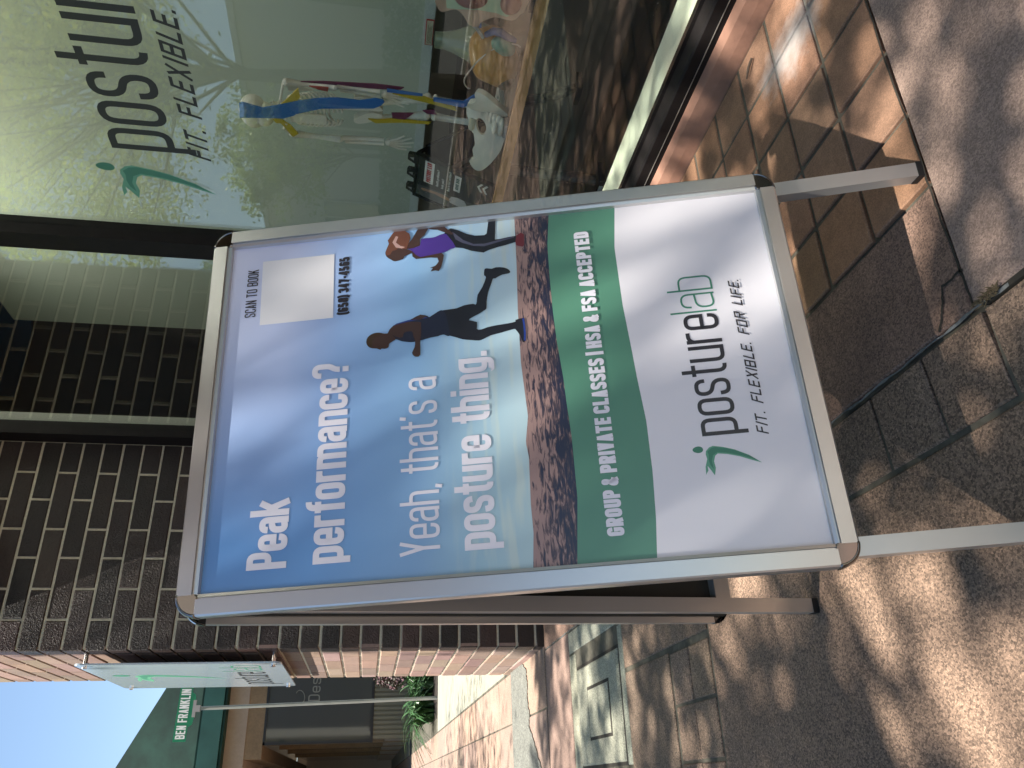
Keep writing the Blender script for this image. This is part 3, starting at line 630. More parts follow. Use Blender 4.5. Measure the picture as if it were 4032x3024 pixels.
shape('second_runner_highlight', [(551,284),(562,278),(574,284),(572,288),(561,284),(553,292),(550,300),(548,294)], .001, ink('print_blond', (.55,.36,.32)))
shape('second_runner_shoe', [(549,487),(554,495),(550,500),(529,499),(526,496),(530,486),(537,485)], .0006, ink('print_red', (.20,.03,.04)))
# snap frame rails
FW = .0315
def rail(a0, a1, horiz, sgn):
    """profile across the rail: q = distance outward from poster edge, c height"""
    prof = [(-.001,-.003),(0,.0025),(.0045,.0035),(.0052,.0018),(.0068,.0018),(.0074,.0062),(.0285,.0062),(.0308,.0045),(FW,.0010),(FW,-.014),(-.001,-.014)]
    mb = MB(); vs = []; n = len(prof)
    for s in (a0, a1):
        for q, c in prof:
            if horiz: vs.append(TS(s, (-q if sgn < 0 else PH+q), c))
            else: vs.append(TS((-q if sgn < 0 else PW+q), s, c))
    fs = [(i, (i+1)%n, n+(i+1)%n, n+i) for i in range(n)]+[tuple(range(n)), tuple(range(2*n-1, n-1, -1))]
    mb.add(vs, fs); 
    me = mb.mesh('rail'); bm = bmesh.new(); bm.from_mesh(me); bmesh.ops.recalc_face_normals(bm, faces=bm.faces); bm.to_mesh(me); bm.free()
    return me
e = .0015
link('frame_rail', rail(-.001, PW+.001, True, -1), ALU, sign); link('frame_rail', rail(-.001, PW+.001, True, 1), ALU, sign)
link('frame_rail', rail(-.001, PH+.001, False, -1), ALU, sign); link('frame_rail', rail(-.001, PH+.001, False, 1), ALU, sign)
def corner(ca, cb, sa, sb, TF, name, parent, depth=.014, top=.0075):
    mb = MB(); n = 14; R0 = FW+.0012; rings = []
    for (r, c) in ((R0, -depth), (R0, top-.0055), (R0-.0009, top-.0032), (R0-.0026, top-.0012), (R0-.0046, top-.0006), (R0-.0052, top-.0016), (R0-.0054, top-.0016), (.0035, top-.0016), (.0033, top-.0016), (.001, top-.0045)):
        rings.append([(r, c, k) for k in range(n+1)])
    vs = []
    for rg in rings:
        for r, c, k in rg:
            a = math.pi/2*k/n; vs.append(TF(ca+sa*(r*math.cos(a)), cb+sb*(r*math.sin(a)), c))
    m = n+1; fs = [(i*m+k, i*m+k+1, (i+1)*m+k+1, (i+1)*m+k) for i in range(len(rings)-1) for k in range(n)]
    L = len(rings)
    fs.append(tuple(i*m for i in range(L))); fs.append(tuple(i*m+n for i in range(L-1, -1, -1)))
    mb.add(vs, fs); me = mb.mesh(name); bm = bmesh.new(); bm.from_mesh(me); bmesh.ops.recalc_face_normals(bm, faces=bm.faces); bm.to_mesh(me); bm.free()
    o = link(name, me, CHROME_REFL, parent); ref = (TF(0,0,1)-TF(0,0,0)).normalized()
    me.polygons.foreach_set('use_smooth', [len(p.vertices) == 4 and abs(p.normal.dot(ref)) < .985 for p in me.polygons])
    return o
for ca, cb, sa, sb in ((0,0,-1,-1),(PW,0,1,-1),(PW,PH,1,1),(0,PH,-1,1)): corner(ca, cb, sa, sb, TS, 'corner_cap', sign)
b_ = MB(); b_.box(-.02, PW+.02, -.02, PH+.02, -.0135, -.0055, T=TS); b_.build('backing_board', BLACK, sign)
# front legs
def leg_front(a0, a1):
    mb = MB(); top_b = .02; c0, c1 = -.060, -.040; vs = []
    for c in (c0, c1):
        for a in (a0, a1):
            p = TS(a, top_b, c); vs.append(p)
    for c in (c0, c1):
        for a in (a0, a1): vs.append(TS(a, PH+.012, c+.0275))
    for c in (c0, c1):
        for a in (a0, a1):
            p = TS(a, PH+.012, c+.0275); hd_ = (TS(a, 1.13, c+.041)-p).normalized(); q_ = (p.z-.005-gz(p.x+.07, p.y))/(-hd_.z); vs.append(p+hd_*q_)
    F6 = [(0,4,5,1),(2,3,7,6),(0,2,6,4),(1,5,7,3)]
    mb.add(vs, [(0,1,3,2),(8,10,11,9)]+F6+[tuple(i_+4 for i_ in f_) for f_ in F6]); vs = vs[4:]; o = mb.build('leg', ALU2, sign)
    f = MB(); q = [Vector(v) for v in vs[4:]]; cen = sum(q, Vector())/4; q = [cen+(v-cen)*1.08 for v in q]; up_ = [v-hv*.006 for v in q]; lo_ = [Vector((v.x+.001, v.y, gz(v.x, v.y)+.0008)) for v in q]
    f.add(up_+lo_, [(0,1,3,2),(4,6,7,5),(0,4,5,1),(2,3,7,6),(0,2,6,4),(1,5,7,3)]); f.build('rubber_foot', BLACK, o)
leg_front(-.0165, .0095); leg_front(PW-.0095+.003, PW+.0165+.003)
# rear panel
Qt = Vector((-1.238, .2585, 1.086)); bh = Vector((-.222, -.000, -1.086)).normalized(); bw = Vector((.02, .9987, .0318)).normalized(); bc = bh.cross(bw).normalized()
if bc.x > 0: bc = -bc
bh = (bh-bw*bh.dot(bw)).normalized()
def TB(a, b, c): return Qt+bw*a+bh*b+bc*c            # c outward (away from the front poster)
b_ = MB(); b_.box(-.02, PW+.02, .0, PH+.02, .0145, .020, T=TB); b_.build('rear_board', mat('backing_dark', (.020,.022,.018), .5), sign)
def brail(x0, x1, y0, y1):
    mb = MB(); mb.box(x0, x1, y0, y1, .0205, .034, T=TB); return mb.build('rear_rail', ALU, sign)
brail(-.031, .0, -.0, PH); brail(PW, PW+.031, -.0, PH); brail(0, PW, PH, PH+.031); brail(0, PW, -.031, .0)
for ca, cb, sa, sb in ((0,0,-1,-1),(PW,0,1,-1),(PW,PH,1,1),(0,PH,-1,1)): corner(ca, cb, sa, sb, lambda a,b,c: TB(a,b,.0275+c), 'corner_cap', sign, depth=.007)
b_ = MB(); b_.box(.0095, PW-.0095, PH-.006, PH+.026, -.004, .0140, T=TB); cb_ = b_.build('cross_bar', ALU2, sign)
b_ = MB(); b_.tube([TB(.06, PH+.010, -.004), TB(.06, PH+.010, -.0065)], .0048, 8); b_.build('screw', CHROME, cb_)
for a0, a1 in ((-.0165, .0095), (PW-.0095, PW+.0165)):
    mb = MB(); vs = [TB(a, .02, c) for c in (-.006, .0142) for a in (a0, a1)]
    for c in (-.006, .0142):
        for a in (a0, a1): p = TB(a, PH, c); vs.append(p+bh*((p.z-.008-gz(p.x-.04, p.y))/(-bh.z)))
    mb.add(vs, [(1,0,2,3),(6,4,5,7),(4,0,1,5),(3,2,6,7),(2,0,4,6),(5,1,3,7)]); o = mb.build('leg', ALU2, sign)
    f = MB(); q = [Vector(v) for v in vs[4:]]; cen = sum(q, Vector())/4; q = [cen+(v-cen)*1.05 for v in q]; f.add([v-bh*.006 for v in q]+[Vector((v.x, v.y, gz(v.x, v.y)+.0008)) for v in q], [(1,0,2,3),(6,4,5,7),(4,0,1,5),(3,2,6,7),(2,0,4,6),(5,1,3,7)]); f.build('rubber_foot', BLACK, o)
# hinge piece between the two top rails
for a in (.02, PW-.06): b_ = MB(); b_.box(a, a+.04, -.028, -.004, -.040, -.0145, T=TS); b_.build('hinge', ALU2, sign)
# ================================================================== STREET NAME SIGN
st = thing('street_sign', (-10.74,1.03,0), 'green street name sign on a thin grey post beyond the brick pier', 'street sign')
GALV = mat('galvanised_post', (.30,.31,.29), .5, .5, noise=(9,.2))
p_ = MB(); p_.tube([(-10.74,1.035,-.05),(-10.74,1.0,1.4),(-10.74,.965,2.87)], .022, 8); p_.build('post', GALV, st)
p_ = MB(); p_.box(-10.765,-10.715,.93,1.0,2.83,2.90); p_.box(-10.75,-10.73,.87,1.06,2.88,2.915); p_.build('bracket', mat('bracket', (.36,.34,.35), .45, .7), st)
SG = mat('street_green', (.0,.21,.10), .4, noise=(3,.08))
p_ = MB(); p_.prism([(.605,2.945),(.76,2.945),(.79,2.900),(.87,2.888),(1.05,2.884),(1.12,2.90),(1.15,2.938),(1.30,2.935),(1.30,3.080),(.605,3.092)], -.003, .003, T=lambda y,z,x:(-10.735+x,y,z)); bl = p_.build('blade', SG, st)
text_mb('BEN FRANKLIN', .635, 1.185, 2.962, .108, .10, .016, lambda x,y,z:(-10.731+z,x,y), wr=.44, gap=.011, space=.7, skew=-.012).build('lettering', WHITE, bl)
# ================================================================== CORNER BUILDING BEYOND
cb = thing('corner_building', (-17,3,0), 'tan corner building with a green metal roof beyond the street sign', 'building')
BX = -17.; zz = lambda z14: .849+(z14-.849)*17/14
PEACH = mat('peach_stucco', (.44,.34,.26), .85, noise=(3,.12,20,.1), bump=(40,.3,.004)); TAN = mat('tan_beam', (.30,.20,.11), .8, noise=(4,.2,30,.2))
ROOF = mat('green_metal_roof', (.016,.060,.042), .6, spec=.2, noise=(.8,.6,3,.5)); SIDING = mat('ribbed_siding', (.20,.18,.12), .8)  # roof: tree shade and its streaks put into the dark colour and strong noise
q = MB(); q.box(BX-.2, BX, .92, 6, 0, zz(.809)-.02); sid = q.build('lower_wall', SIDING, cb)
q = MB()
for i in range(60): q.box(BX-.001, BX+.02, .93+i*.085, .93+i*.085+.05, .02, zz(.809)-.03)
q.build('siding_ribs', SIDING, cb)
q = MB(); q.box(BX-.22, BX+.02, .62, 6, zz(2.44), zz(2.70)); q.box(-30, BX-.221, .62, .86, zz(2.44), zz(2.70)); q.build('beam', TAN, cb)
q = MB(); q.box(BX-.3, BX+.04, -6, 6, zz(2.70), zz(3.03)); q.box(-30, BX-.31, -6, 6, zz(2.70)+.01, zz(3.03)); q.build('upper_wall', PEACH, cb)
zr = zz(3.02)
q = MB(); q.box(BX+.373, BX+.385, -6, 6, zr+.02, zr+.38); q.build('gutter', mat('teal_gutter', (.035,.12,.09), .35, noise=(1.5,.4)), cb)
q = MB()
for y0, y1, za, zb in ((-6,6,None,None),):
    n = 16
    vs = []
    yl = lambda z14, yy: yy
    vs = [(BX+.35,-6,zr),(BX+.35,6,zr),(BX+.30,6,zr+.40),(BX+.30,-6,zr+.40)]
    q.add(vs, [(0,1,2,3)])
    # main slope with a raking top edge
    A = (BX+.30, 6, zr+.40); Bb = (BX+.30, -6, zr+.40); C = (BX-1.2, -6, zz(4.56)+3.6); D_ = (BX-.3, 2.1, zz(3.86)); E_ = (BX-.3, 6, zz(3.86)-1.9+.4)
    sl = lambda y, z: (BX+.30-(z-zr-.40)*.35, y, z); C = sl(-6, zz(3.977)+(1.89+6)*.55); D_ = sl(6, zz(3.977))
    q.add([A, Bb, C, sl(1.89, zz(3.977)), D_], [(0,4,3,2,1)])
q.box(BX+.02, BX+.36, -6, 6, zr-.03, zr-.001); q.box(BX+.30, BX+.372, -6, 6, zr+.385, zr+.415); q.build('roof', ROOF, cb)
# big corner window
wn = MB(); y0 = .86; z0_, z1_ = zz(.80), zz(2.44)
wn.box(BX-.04, BX+.03, y0, y0+.05, z0_, z1_); wn.box(BX-.04, BX+.03, y0, 6, z0_-.05, z0_); wn.box(BX-.04, BX+.03, y0, 6, z1_-.04, z1_-.001); wo = wn.build('window_frame', BLACK, cb)
wn = MB(); wn.add([(BX,y0+.05,z0_),(BX,6,z0_),(BX,6,z1_-.04),(BX,y0+.05,z1_-.04)], [(0,1,2,3)])
DG = mat('dark_glass', (.045,.045,.04), .04, spec=.9)
gp = wn.build('window_pane', DG, wo)
text_mb('Des', 1.62, 2.05, zz(1.62), .22, .15, .022, lambda x,y,z:(BX+.004+z,x,y), wr=.6, gap=.04).build('lettering', mat('etched', (.22,.21,.17), .6), wo)
cur = MB(); cur.tube([(BX+.01, 1.70+.16*math.cos(a)*(1-.02*i), zz(1.95)+.16*math.sin(a)*(1-.04*i)) for i, a in enumerate(np.linspace(2.2, 7.2, 16))], .008, 5); cur.build('scroll_lettering', MATS['etched'], wo)
# side wall with windows running away
q = MB(); q.box(-30, BX-.25, .95, 1.1, 0, zz(.55)); q.build('side_wall', mat('side_wall', (.38,.30,.22), .8), cb)
q = MB(); q.box(-30, BX-.25, 1.0, 1.05, zz(.55), zz(2.44)); q.build('side_window', mat('side_glass', (.10,.12,.13), .05, spec=.9), cb)
q = MB()
for x in (-18.6,-20.4,-22.6,-25): q = MB(); q.box(x, x+.12, .93, 1.0, 0, zz(2.44)); q.build('side_mullion', TAN, cb)
q = MB(); q.box(-30.3,-30,-6,1.2,0,zz(2.7)); q.build('end_wall', mat('end_wall', (.5,.42,.36), .85, noise=(1,.1)), cb)
# planting bed
bed = MB(); bed.box(-16.9,-10.66,.99,6,-.05,.0); bed.box(-11.9,-10.75,.80,1.0,-.05,-.002); bed.build('soil', mat('mulch', (.03,.022,.015), .95, noise=(20,.4)), kind='structure')
def blades(mb, c, n, L, wd, lean):
    for _ in range(n):
        a = rr(0, 2*math.pi); l_ = L*rr(.6,1.1); k = lean*rr(.5,1.3); base = Vector((c[0]+rr(-.12,.12), c[1]+rr(-.12,.12), c[2])); d = Vector((math.cos(a), math.sin(a), 0)); s = Vector((-d.y, d.x, 0))
        vs = []; ns = 7; tn = gtint(.25,.05)
        for i in range(ns+1):
            t = i/ns; p = base+d*(k*t*t*l_)+Vector((0,0,l_*(t*.95-.62*k*t*t*t))); w2 = wd*(1-t**2.2)*.5+.0008; vs += [p-s*w2+Vector((0,0,.003)), p, p+s*w2+Vector((0,0,.003))]
        fs = []
        for i in range(ns): fs += [(3*i,3*i+1,3*i+4,3*i+3),(3*i+1,3*i+2,3*i+5,3*i+4)]
        mb.add(vs, fs, tn)
LEAFG = mat('strap_leaf', (.045,.11,.035), .35, tint=True)
bl1 = MB(); blades(bl1, (-11.4,.93,0), 95, .62, .028, 1.1); blades(bl1, (-11.7,1.12,0), 80, .68, .028, 1.1); blades(bl1, (-11.5,1.32,0), 60, .66, .028, .9)
bl1.build('strappy_plant', LEAFG, label='dark green strappy-leaved clump at the foot of the street sign post', cat='plant')
sh = MB()
for _ in range(1500):
    r3 = Vector((rng.normal(), rng.normal(), rng.normal())).normalized()*rr(.5,1)**.5*.36; c = Vector((-11.9,1.62,.52))+Vector((r3.x*.8,r3.y,r3.z*1.0)); s = rr(.014,.03); n1 = Vector((rng.normal(),rng.normal(),rng.normal())).normalized(); n2 = n1.orthogonal().normalized()
    sh.add([c-n2*s, c+n1*s*.7, c+n2*s, c-n1*s*.7], [(0,1,2,3)], random.choice([(1,1,1),(.5,.7,.45),(1.2,.9,1.0),(.35,.5,.3),(1.8,1.4,1.7),(.3,.5,.25)]))
sh.tube([(-11.9,1.62,0),(-11.9,1.6,.3),(-11.95,1.65,.6)], .012, 5)
sh.build('flowering_shrub', mat('shrub_leaf', (.085,.052,.055), .6, tint=True), label='dusky purple flowering shrub beside the strappy plant', cat='shrub')
# ================================================================== TREES
BARK = mat('bark', (.12,.09,.065), .9, noise=(9,.4), bump=(30,.8,.02))
def leaf_mat(name, c, tr_=.4):
    m = bpy.data.materials.new(name); m.use_nodes = True; n = m.node_tree.nodes; l = m.node_tree.links; p = n['Principled BSDF']; p.inputs['Roughness'].default_value = .5
    a = n.new('ShaderNodeAttribute'); a.attribute_name = 'tint'; x = n.new('ShaderNodeMix'); x.data_type = 'RGBA'; x.blend_type = 'MULTIPLY'; x.inputs[0].default_value = 1; x.inputs[6].default_value = (*c, 1); l.new(a.outputs['Color'], x.inputs[7]); l.new(x.outputs[2], p.inputs['Base Color'])
    t = n.new('ShaderNodeBsdfTranslucent'); l.new(x.outputs[2], t.inputs[0]); ms = n.new('ShaderNodeMixShader'); ms.inputs[0].default_value = tr_; l.new(p.outputs[0], ms.inputs[1]); l.new(t.outputs[0], ms.inputs[2]); l.new(ms.outputs[0], n['Material Output'].inputs[0]); return m
def tree(base, crown, rad, nclump, nleaf, size, lm, label, trunk_r=.16, lean=(0,0)):
    t = thing('street_tree', base, label, 'tree', None); B = Vector(base); C = Vector(crown)
    mb = MB(); fork = B+(C-B)*.42; mb.tube([B+Vector((0,0,-.1)), B+(fork-B)*.5+Vector((.05,0,0)), fork, C], [trunk_r*1.15, trunk_r*.85, trunk_r*.5, trunk_r*.1], 9)
    clumps = []
    for i in range(nclump):
        while True:
            q = Vector((rng.uniform(-1,1), rng.uniform(-1,1), rng.uniform(-1,1)))
            if .15 < q.length < 1: break
        c = C+Vector((q.x*rad[0], q.y*rad[1], q.z*rad[2])); clumps.append((c, rr(.28,.75)*min(rad)*.42))
        if i % 4 == 0:
            s = fork+(C-fork)*rr(0,.6); mid = (s+c)/2+Vector((rr(-.3,.3), rr(-.3,.3), rr(-.1,.35))); mb.tube([s, mid, c], [.026,.015,.006], 5, cap=False)
    mb.build('trunk', BARK, t)
    n = nleaf; ci = rng.integers(0, len(clumps), n); cc = np.array([clumps[i][0] for i in ci]); cr = np.array([clumps[i][1] for i in ci])
    dd = rng.normal(size=(n,3)); dd /= np.linalg.norm(dd, axis=1)[:,None]; pos = cc+dd*(cr*rng.uniform(.1,1,n)**.6)[:,None]*np.array([1.15,1.15,.75])
    nrm = rng.normal(size=(n,3))+np.array([0,0,.9]); nrm /= np.linalg.norm(nrm, axis=1)[:,None]
    u = np.cross(nrm, rng.normal(size=(n,3))); u /= np.linalg.norm(u, axis=1)[:,None]; v = np.cross(nrm, u)
    L = size*rng.uniform(.7,1.25,n)[:,None]; Wd = L*.55
    V = np.stack([pos-u*L*.5, pos+v*Wd*.5-u*L*.05, pos+u*L*.5, pos-v*Wd*.5-u*L*.05], 1).reshape(-1,3)-np.array(base)
    me = bpy.data.meshes.new('foliage'); me.vertices.add(4*n); me.vertices.foreach_set('co', V.ravel()); me.loops.add(4*n); me.loops.foreach_set('vertex_index', np.arange(4*n)); me.polygons.add(n); me.polygons.foreach_set('loop_start', np.arange(n)*4); me.update(calc_edges=True)
    ca = me.color_attributes.new('tint', 'FLOAT_COLOR', 'CORNER'); k = rng.uniform(.6,1.35,len(clumps))[ci]*rng.uniform(.8,1.2,n); col = np.stack([k*rng.uniform(.9,1.2,n), k, k*.9, np.ones(n)], 1); ca.data.foreach_set('color', np.repeat(col, 4, 0).astype(np.float32).ravel())
    ob = bpy.data.objects.new('foliage', me); COL.objects.link(ob); ob.parent = t; me.materials.append(lm); OFF[ob.name] = tuple(base)
    return t
LF = leaf_mat('sunny_leaf', (.25,.33,.045)); LF3 = leaf_mat('backlit_leaf', (.46,.56,.09), .6); LF2 = leaf_mat('deep_leaf', (.07,.13,.03))
tree((1.5,-4.55,-.05), (-1.6,-2.75,7.6), (2.6,2.1,1.3), 230, 15000, .105, LF, 'broad-crowned street tree leaning over the sidewalk sign and dappling the pavers', .15)
tree((-7.07,-4.3,-.05), (-7.6,-4.6,5.6), (3.9,2.7,2.4), 260, 52000, .075, LF3, 'yellow-green street tree at the kerb mirrored in the shop window', .15)
tree((-17.5,-12.6,-.05), (-17.5,-12.6,4.0), (2.2,1.6,1.6), 90, 8000, .13, LF, 'smaller round tree on the far sidewalk before the white building', .10)
tree((-27.,-12.6,-.05), (-27.,-12.6,5.6), (3.4,2.0,2.6), 110, 10000, .17, LF2, 'tall dark tree at the far end of the opposite sidewalk', .14)
# ================================================================== BUILDING ACROSS THE STREET
ob_ = thing('white_building', (-18,-14.5,0), 'long white stucco building across the street with a flat parapet', 'building')
WS = mat('white_stucco', (.62,.60,.54), .85, noise=(.6,.1)); q = MB(); q.box(-60, 14, -24, -14.2, -.05, 4.9); q.build('wall', WS, ob_)
q = MB(); q.box(-60.1, 14.1, -14.35, -14.05, 4.9, 5.05); q.build('parapet_cap', WS, ob_)
for i, x in enumerate(range(-44, 12, 5)):
    q = MB(); q.box(x, x+2.6, -14.22, -14.16, 1.0, 3.1); wf = q.build('window', mat('w_frame', (.5,.5,.48), .5), ob_)
    q = MB(); 
    for a in range(3): q.box(x+.08+a*.85, x+.85+a*.85-.04, -14.18, -14.145, 1.08, 3.02)
    q.build('window_pane', DG, wf)
q = MB(); q.box(-12.5,-6,-14.2,-12.9,3.0,3.2); q.prism([(-14.2,3.2),(-12.9,3.0),(-12.9,2.6),(-14.2,2.8)], -12.5, -6, T=lambda y,z,x:(x,y,z)); q.build('awning', mat('awning_green', (.02,.07,.045), .7), ob_)
hd = MB()
for _ in range(6000):
    x = rr(-24,-13); c = Vector((x, -13.4+rr(-.35,.35), rr(0,1.2))); s = rr(.05,.11); n1 = Vector((rng.normal(),rng.normal(),rng.normal())).normalized(); n2 = n1.orthogonal().normalized(); hd.add([c-n2*s, c+n1*s*.7, c+n2*s, c-n1*s*.7], [(0,1,2,3)], gtint(.4))
hd.build('hedge', LF2, label='clipped dark hedge below the windows of the white building', cat='hedge')
# ================================================================== INSIDE THE WINDOW
pb = thing('projection_screen', (-2,2.9,.7), 'large pale sage hanging panel behind the window display', 'panel')
q = MB(); q.box(-5.02, 3.8, 2.89, 2.93, .70, 3.29); pnl = q.build('panel_board', mat('sage_panel', (.44,.50,.42), .55, noise=(.7,.05)), pb)
q = MB(); q.box(-5.02, 3.8, 2.885, 2.889, .70, .745); q.build('bottom_hem', mat('panel_hem', (.50,.56,.54), .5), pnl)
q = MB(); q.box(-2.44,-2.312,2.880,2.8845,.700,.734); stk = q.build('warning_sticker', mat('sticker_red', (.40,.03,.03), .5), pnl)
q = MB(); q.box(-2.436,-2.316,2.8785,2.8799,.7035,.7305); q.build('sticker_face', mat('sticker_face', (.55,.52,.38), .5), stk)
q = MB()
for i in range(4): q.box(-2.43,-2.33+rr(-.02,.008),2.878,2.8784,.708+i*.005,.7095+i*.005)
q.build('sticker_print', mat('sticker_print', (.1,.09,.07), .6), stk)
bw_ = thing('partition_wall', (-7.2,3.5,0), 'deep blue wall high inside the shop above the pale panel', 'wall')
q = MB(); q.prism([(-4.9,3.3),(-6.374,3.77),(-7.575,4.336),(-7.5,4.6),(-8.9,5.09),(-4.9,5.09)], 3.5, 3.55, T=lambda x,z,y:(x,y,z)); q.build('blue_face', mat('blue_paint', (.03,.13,.33), .6), bw_)
q = MB(); q.box(-8.98,-4.9,3.56,3.66,.03,5.09); q.build('lower_face', mat('brown_paint', (.09,.075,.05), .6), bw_)
tb = thing('display_table', (-2,2.4,0), 'low wooden-edged display table with black metal legs behind the window', 'table')
WOOD = mat('oak_edge', (.42,.22,.07), .4, noise=(6,.3,50,.2)); q = MB(); q.box(-4.4,2.6,2.05,2.075,.417,.452); q.build('front_edge', WOOD, tb)
q = MB(); q.box(-4.4,2.6,2.0755,2.75,.420,.449); q.build('table_top', mat('table_top', (.07,.05,.03), .25, noise=(4,.3)), tb)
for (x, y, fx, fy) in ((-2.42,2.20,-2.36,2.13),(-2.50,2.62,-2.52,2.80),(-3.9,2.2,-3.9,2.13),(1.9,2.2,1.9,2.13)):
    q = MB(); q.tube([(x,y,.42),(x*.5+fx*.5,y*.5+fy*.5,.2),(fx,fy,.05)], .022, 8); q.box(fx-.05,fx+.05,fy-.05,fy+.05,.03,.056); q.build('leg', BLACK, tb)
q = MB(); q.box(-2.385,-2.335,2.079,2.080,.034,.05); q.build('leg_tag', mat('tag_white', (.5,.5,.48), .6), tb)
TUBE = bpy.data.materials.new('lamp_tube'); TUBE.use_nodes = True; e_ = TUBE.node_tree.nodes['Principled BSDF']; e_.inputs['Emission Color'].default_value = (1,.95,.85,1); e_.inputs['Emission Strength'].default_value = 9
lp = [(-3.6,2.35),(-1.6,2.35),(.4,2.35),(-3.2,5.2),(-.8,5.2)]
for i, (x, y) in enumerate(lp):
    L_ = thing('ceiling_lamp', (x,y,3.28), 'long white fluorescent lamp on the shop ceiling, '+('front row left over window mullion','front row over the model skeleton','front row right over the table end','back row left behind pale panel','back row right behind pale panel')[i], 'ceiling lamp', 'fluorescent ceiling lamps inside the shop')
    q = MB(); q.box(x-.65,x+.65,y-.09,y+.09,3.26,3.299); q.box(x-.5,x-.49,y-.005,y+.005,3.299,5.1); q.box(x+.49,x+.5,y-.005,y+.005,3.299,5.1); q.build('housing', WHITE, L_)
    q = MB(); q.box(x-.6,x+.6,y-.05,y+.05,3.235,3.2595); q.build('tube', TUBE, L_)
# --- anatomical skeleton
BONE = mat('bone', (.80,.76,.66), .5, noise=(20,.12)); BBAND = mat('blue_band', (.02,.15,.48), .5); YB = mat('yellow_band', (.55,.40,.02), .5); PB = mat('purple_band', (.14,.02,.07), .5); RB = mat('red_band', (.40,.04,.02), .5)
YS = 2.3
sk = thing('model_skeleton', (-2.28,YS,.45), 'small model skeleton with blue and yellow muscle bands in the window', 'skeleton model')
def P(x, z, y=0): return (x, YS+y, z)
q = MB(); q.ell(P(-2.335,1.372), (.070,.050,.052)); q.ell(P(-2.335,1.330,-.010), (.046,.045,.036)); q.tube([P(-2.345,1.322,-.03),P(-2.31,1.306,-.05),P(-2.28,1.322,-.03)], .009, 6)
for ex in (-2.345,-2.30): q.ell(P(ex,1.352,-.038), (.013,.01,.012))
q.build('skull', BONE, sk, smooth=True)
q = MB(); q.tube([P(-2.318,1.31,.02),P(-2.312,1.24,.025),P(-2.299,1.134,.03),P(-2.284,1.047,.02),P(-2.267,.945,.01)], [.013,.013,.014,.016,.017], 8)
for i in range(17): t = i/16; z = 1.30-t*.34; q.ell(P(-2.318+.05*t,z,.022), (.020,.018,.006), 10, 6)
q.build('spine', BONE, sk, smooth=True)
for side in (-1, 1):
    q = MB()
    for i in range(10):
        t = i/9; z = 1.235-.145*t; rx = .048+.030*math.sin(math.pi*(.15+.6*t)); cx = -2.305+.02*t
        pts = [P(cx+side*rx*math.sin(a), z+.014*math.cos(a)-.018*(1-math.cos(a)), .026-.030*(1-math.cos(a))) for a in np.linspace(0, math.pi*.92, 12)]
        q.tube(pts, .0043, 6)
    q.build('rib_cage', BONE, sk, smooth=True)
q = MB(); q.box(-2.33,-2.285,YS-.042,YS-.034,1.10,1.225); q.build('sternum', BONE, sk)
def arm(sh, el, wr, fr, parts=True):
    q = MB(); q.ell(sh, (.014,.014,.014), 10, 8); q.tube([sh, ((sh[0]+el[0])/2, YS, (sh[2]+el[2])/2), el], [.014,.0095,.014], 8); q.ell(el, (.013,.012,.012), 10, 8); q.build('upper_arm_bone', BONE, sk, smooth=True)
    q = MB(); q.tube([(el[0]+.008,YS,el[2]-.008),(wr[0]+.010,YS,wr[2])], [.0095,.0085], 8); q.tube([(el[0]-.010,YS,el[2]-.018),(wr[0]-.012,YS,wr[2])], [.0075,.008], 8); q.build('forearm_bones', BONE, sk, smooth=True)
    q = MB(); q.ell((wr[0],YS-.003,wr[2]-.018), (.017,.010,.014), 10, 8)
    for k in range(5):
        a = (k-2)*.21; l_ = (.072,.086,.092,.086,.06)[k]; b0 = (wr[0]+(k-2)*.006, YS-.004, wr[2]-.024); d = (math.sin(a)+fr*.45, 0, -math.cos(a))
        q.tube([b0, (b0[0]+d[0]*l_*.5, YS-.008, b0[2]+d[2]*l_*.5), (b0[0]+d[0]*l_, YS-.002, b0[2]+d[2]*l_)], [.0055,.005,.0035], 6)
    q.build('hand_bones', BONE, sk, smooth=True)
arm(P(-2.435,1.238), P(-2.441,1.055), P(-2.432,.885), .25); arm(P(-2.178,1.240), P(-2.180,1.068), P(-2.188,.905), -.3)
q = MB(); q.tube([P(-2.32,1.245,-.06),P(-2.38,1.262,-.03),P(-2.43,1.248)], .006, 6); q.tube([P(-2.30,1.245,-.06),P(-2.23,1.262,-.03),P(-2.18,1.25)], .006, 6)
q.prism([(-2.405,1.245),(-2.36,1.24),(-2.372,1.15)], YS+.03, YS+.036, T=lambda x,z,y:(x,y,z)); q.prism([(-2.20,1.245),(-2.25,1.24),(-2.235,1.15)], YS+.03, YS+.036, T=lambda x,z,y:(x,y,z)); q.build('shoulder_bones', BONE, sk, smooth=False)
q = MB()
for s_ in (-1, 1):
    q.prism(smooth_poly([(-2.27+s_*.008,.945),(-2.27+s_*.045,1.0),(-2.27+s_*.066,.985),(-2.27+s_*.05,.935),(-2.27+s_*.03,.905),(-2.27+s_*.01,.895)], 3), YS-.014, YS+.012, T=lambda x,z,y:(x,y,z))
q.build('hip_bone', BONE, sk)
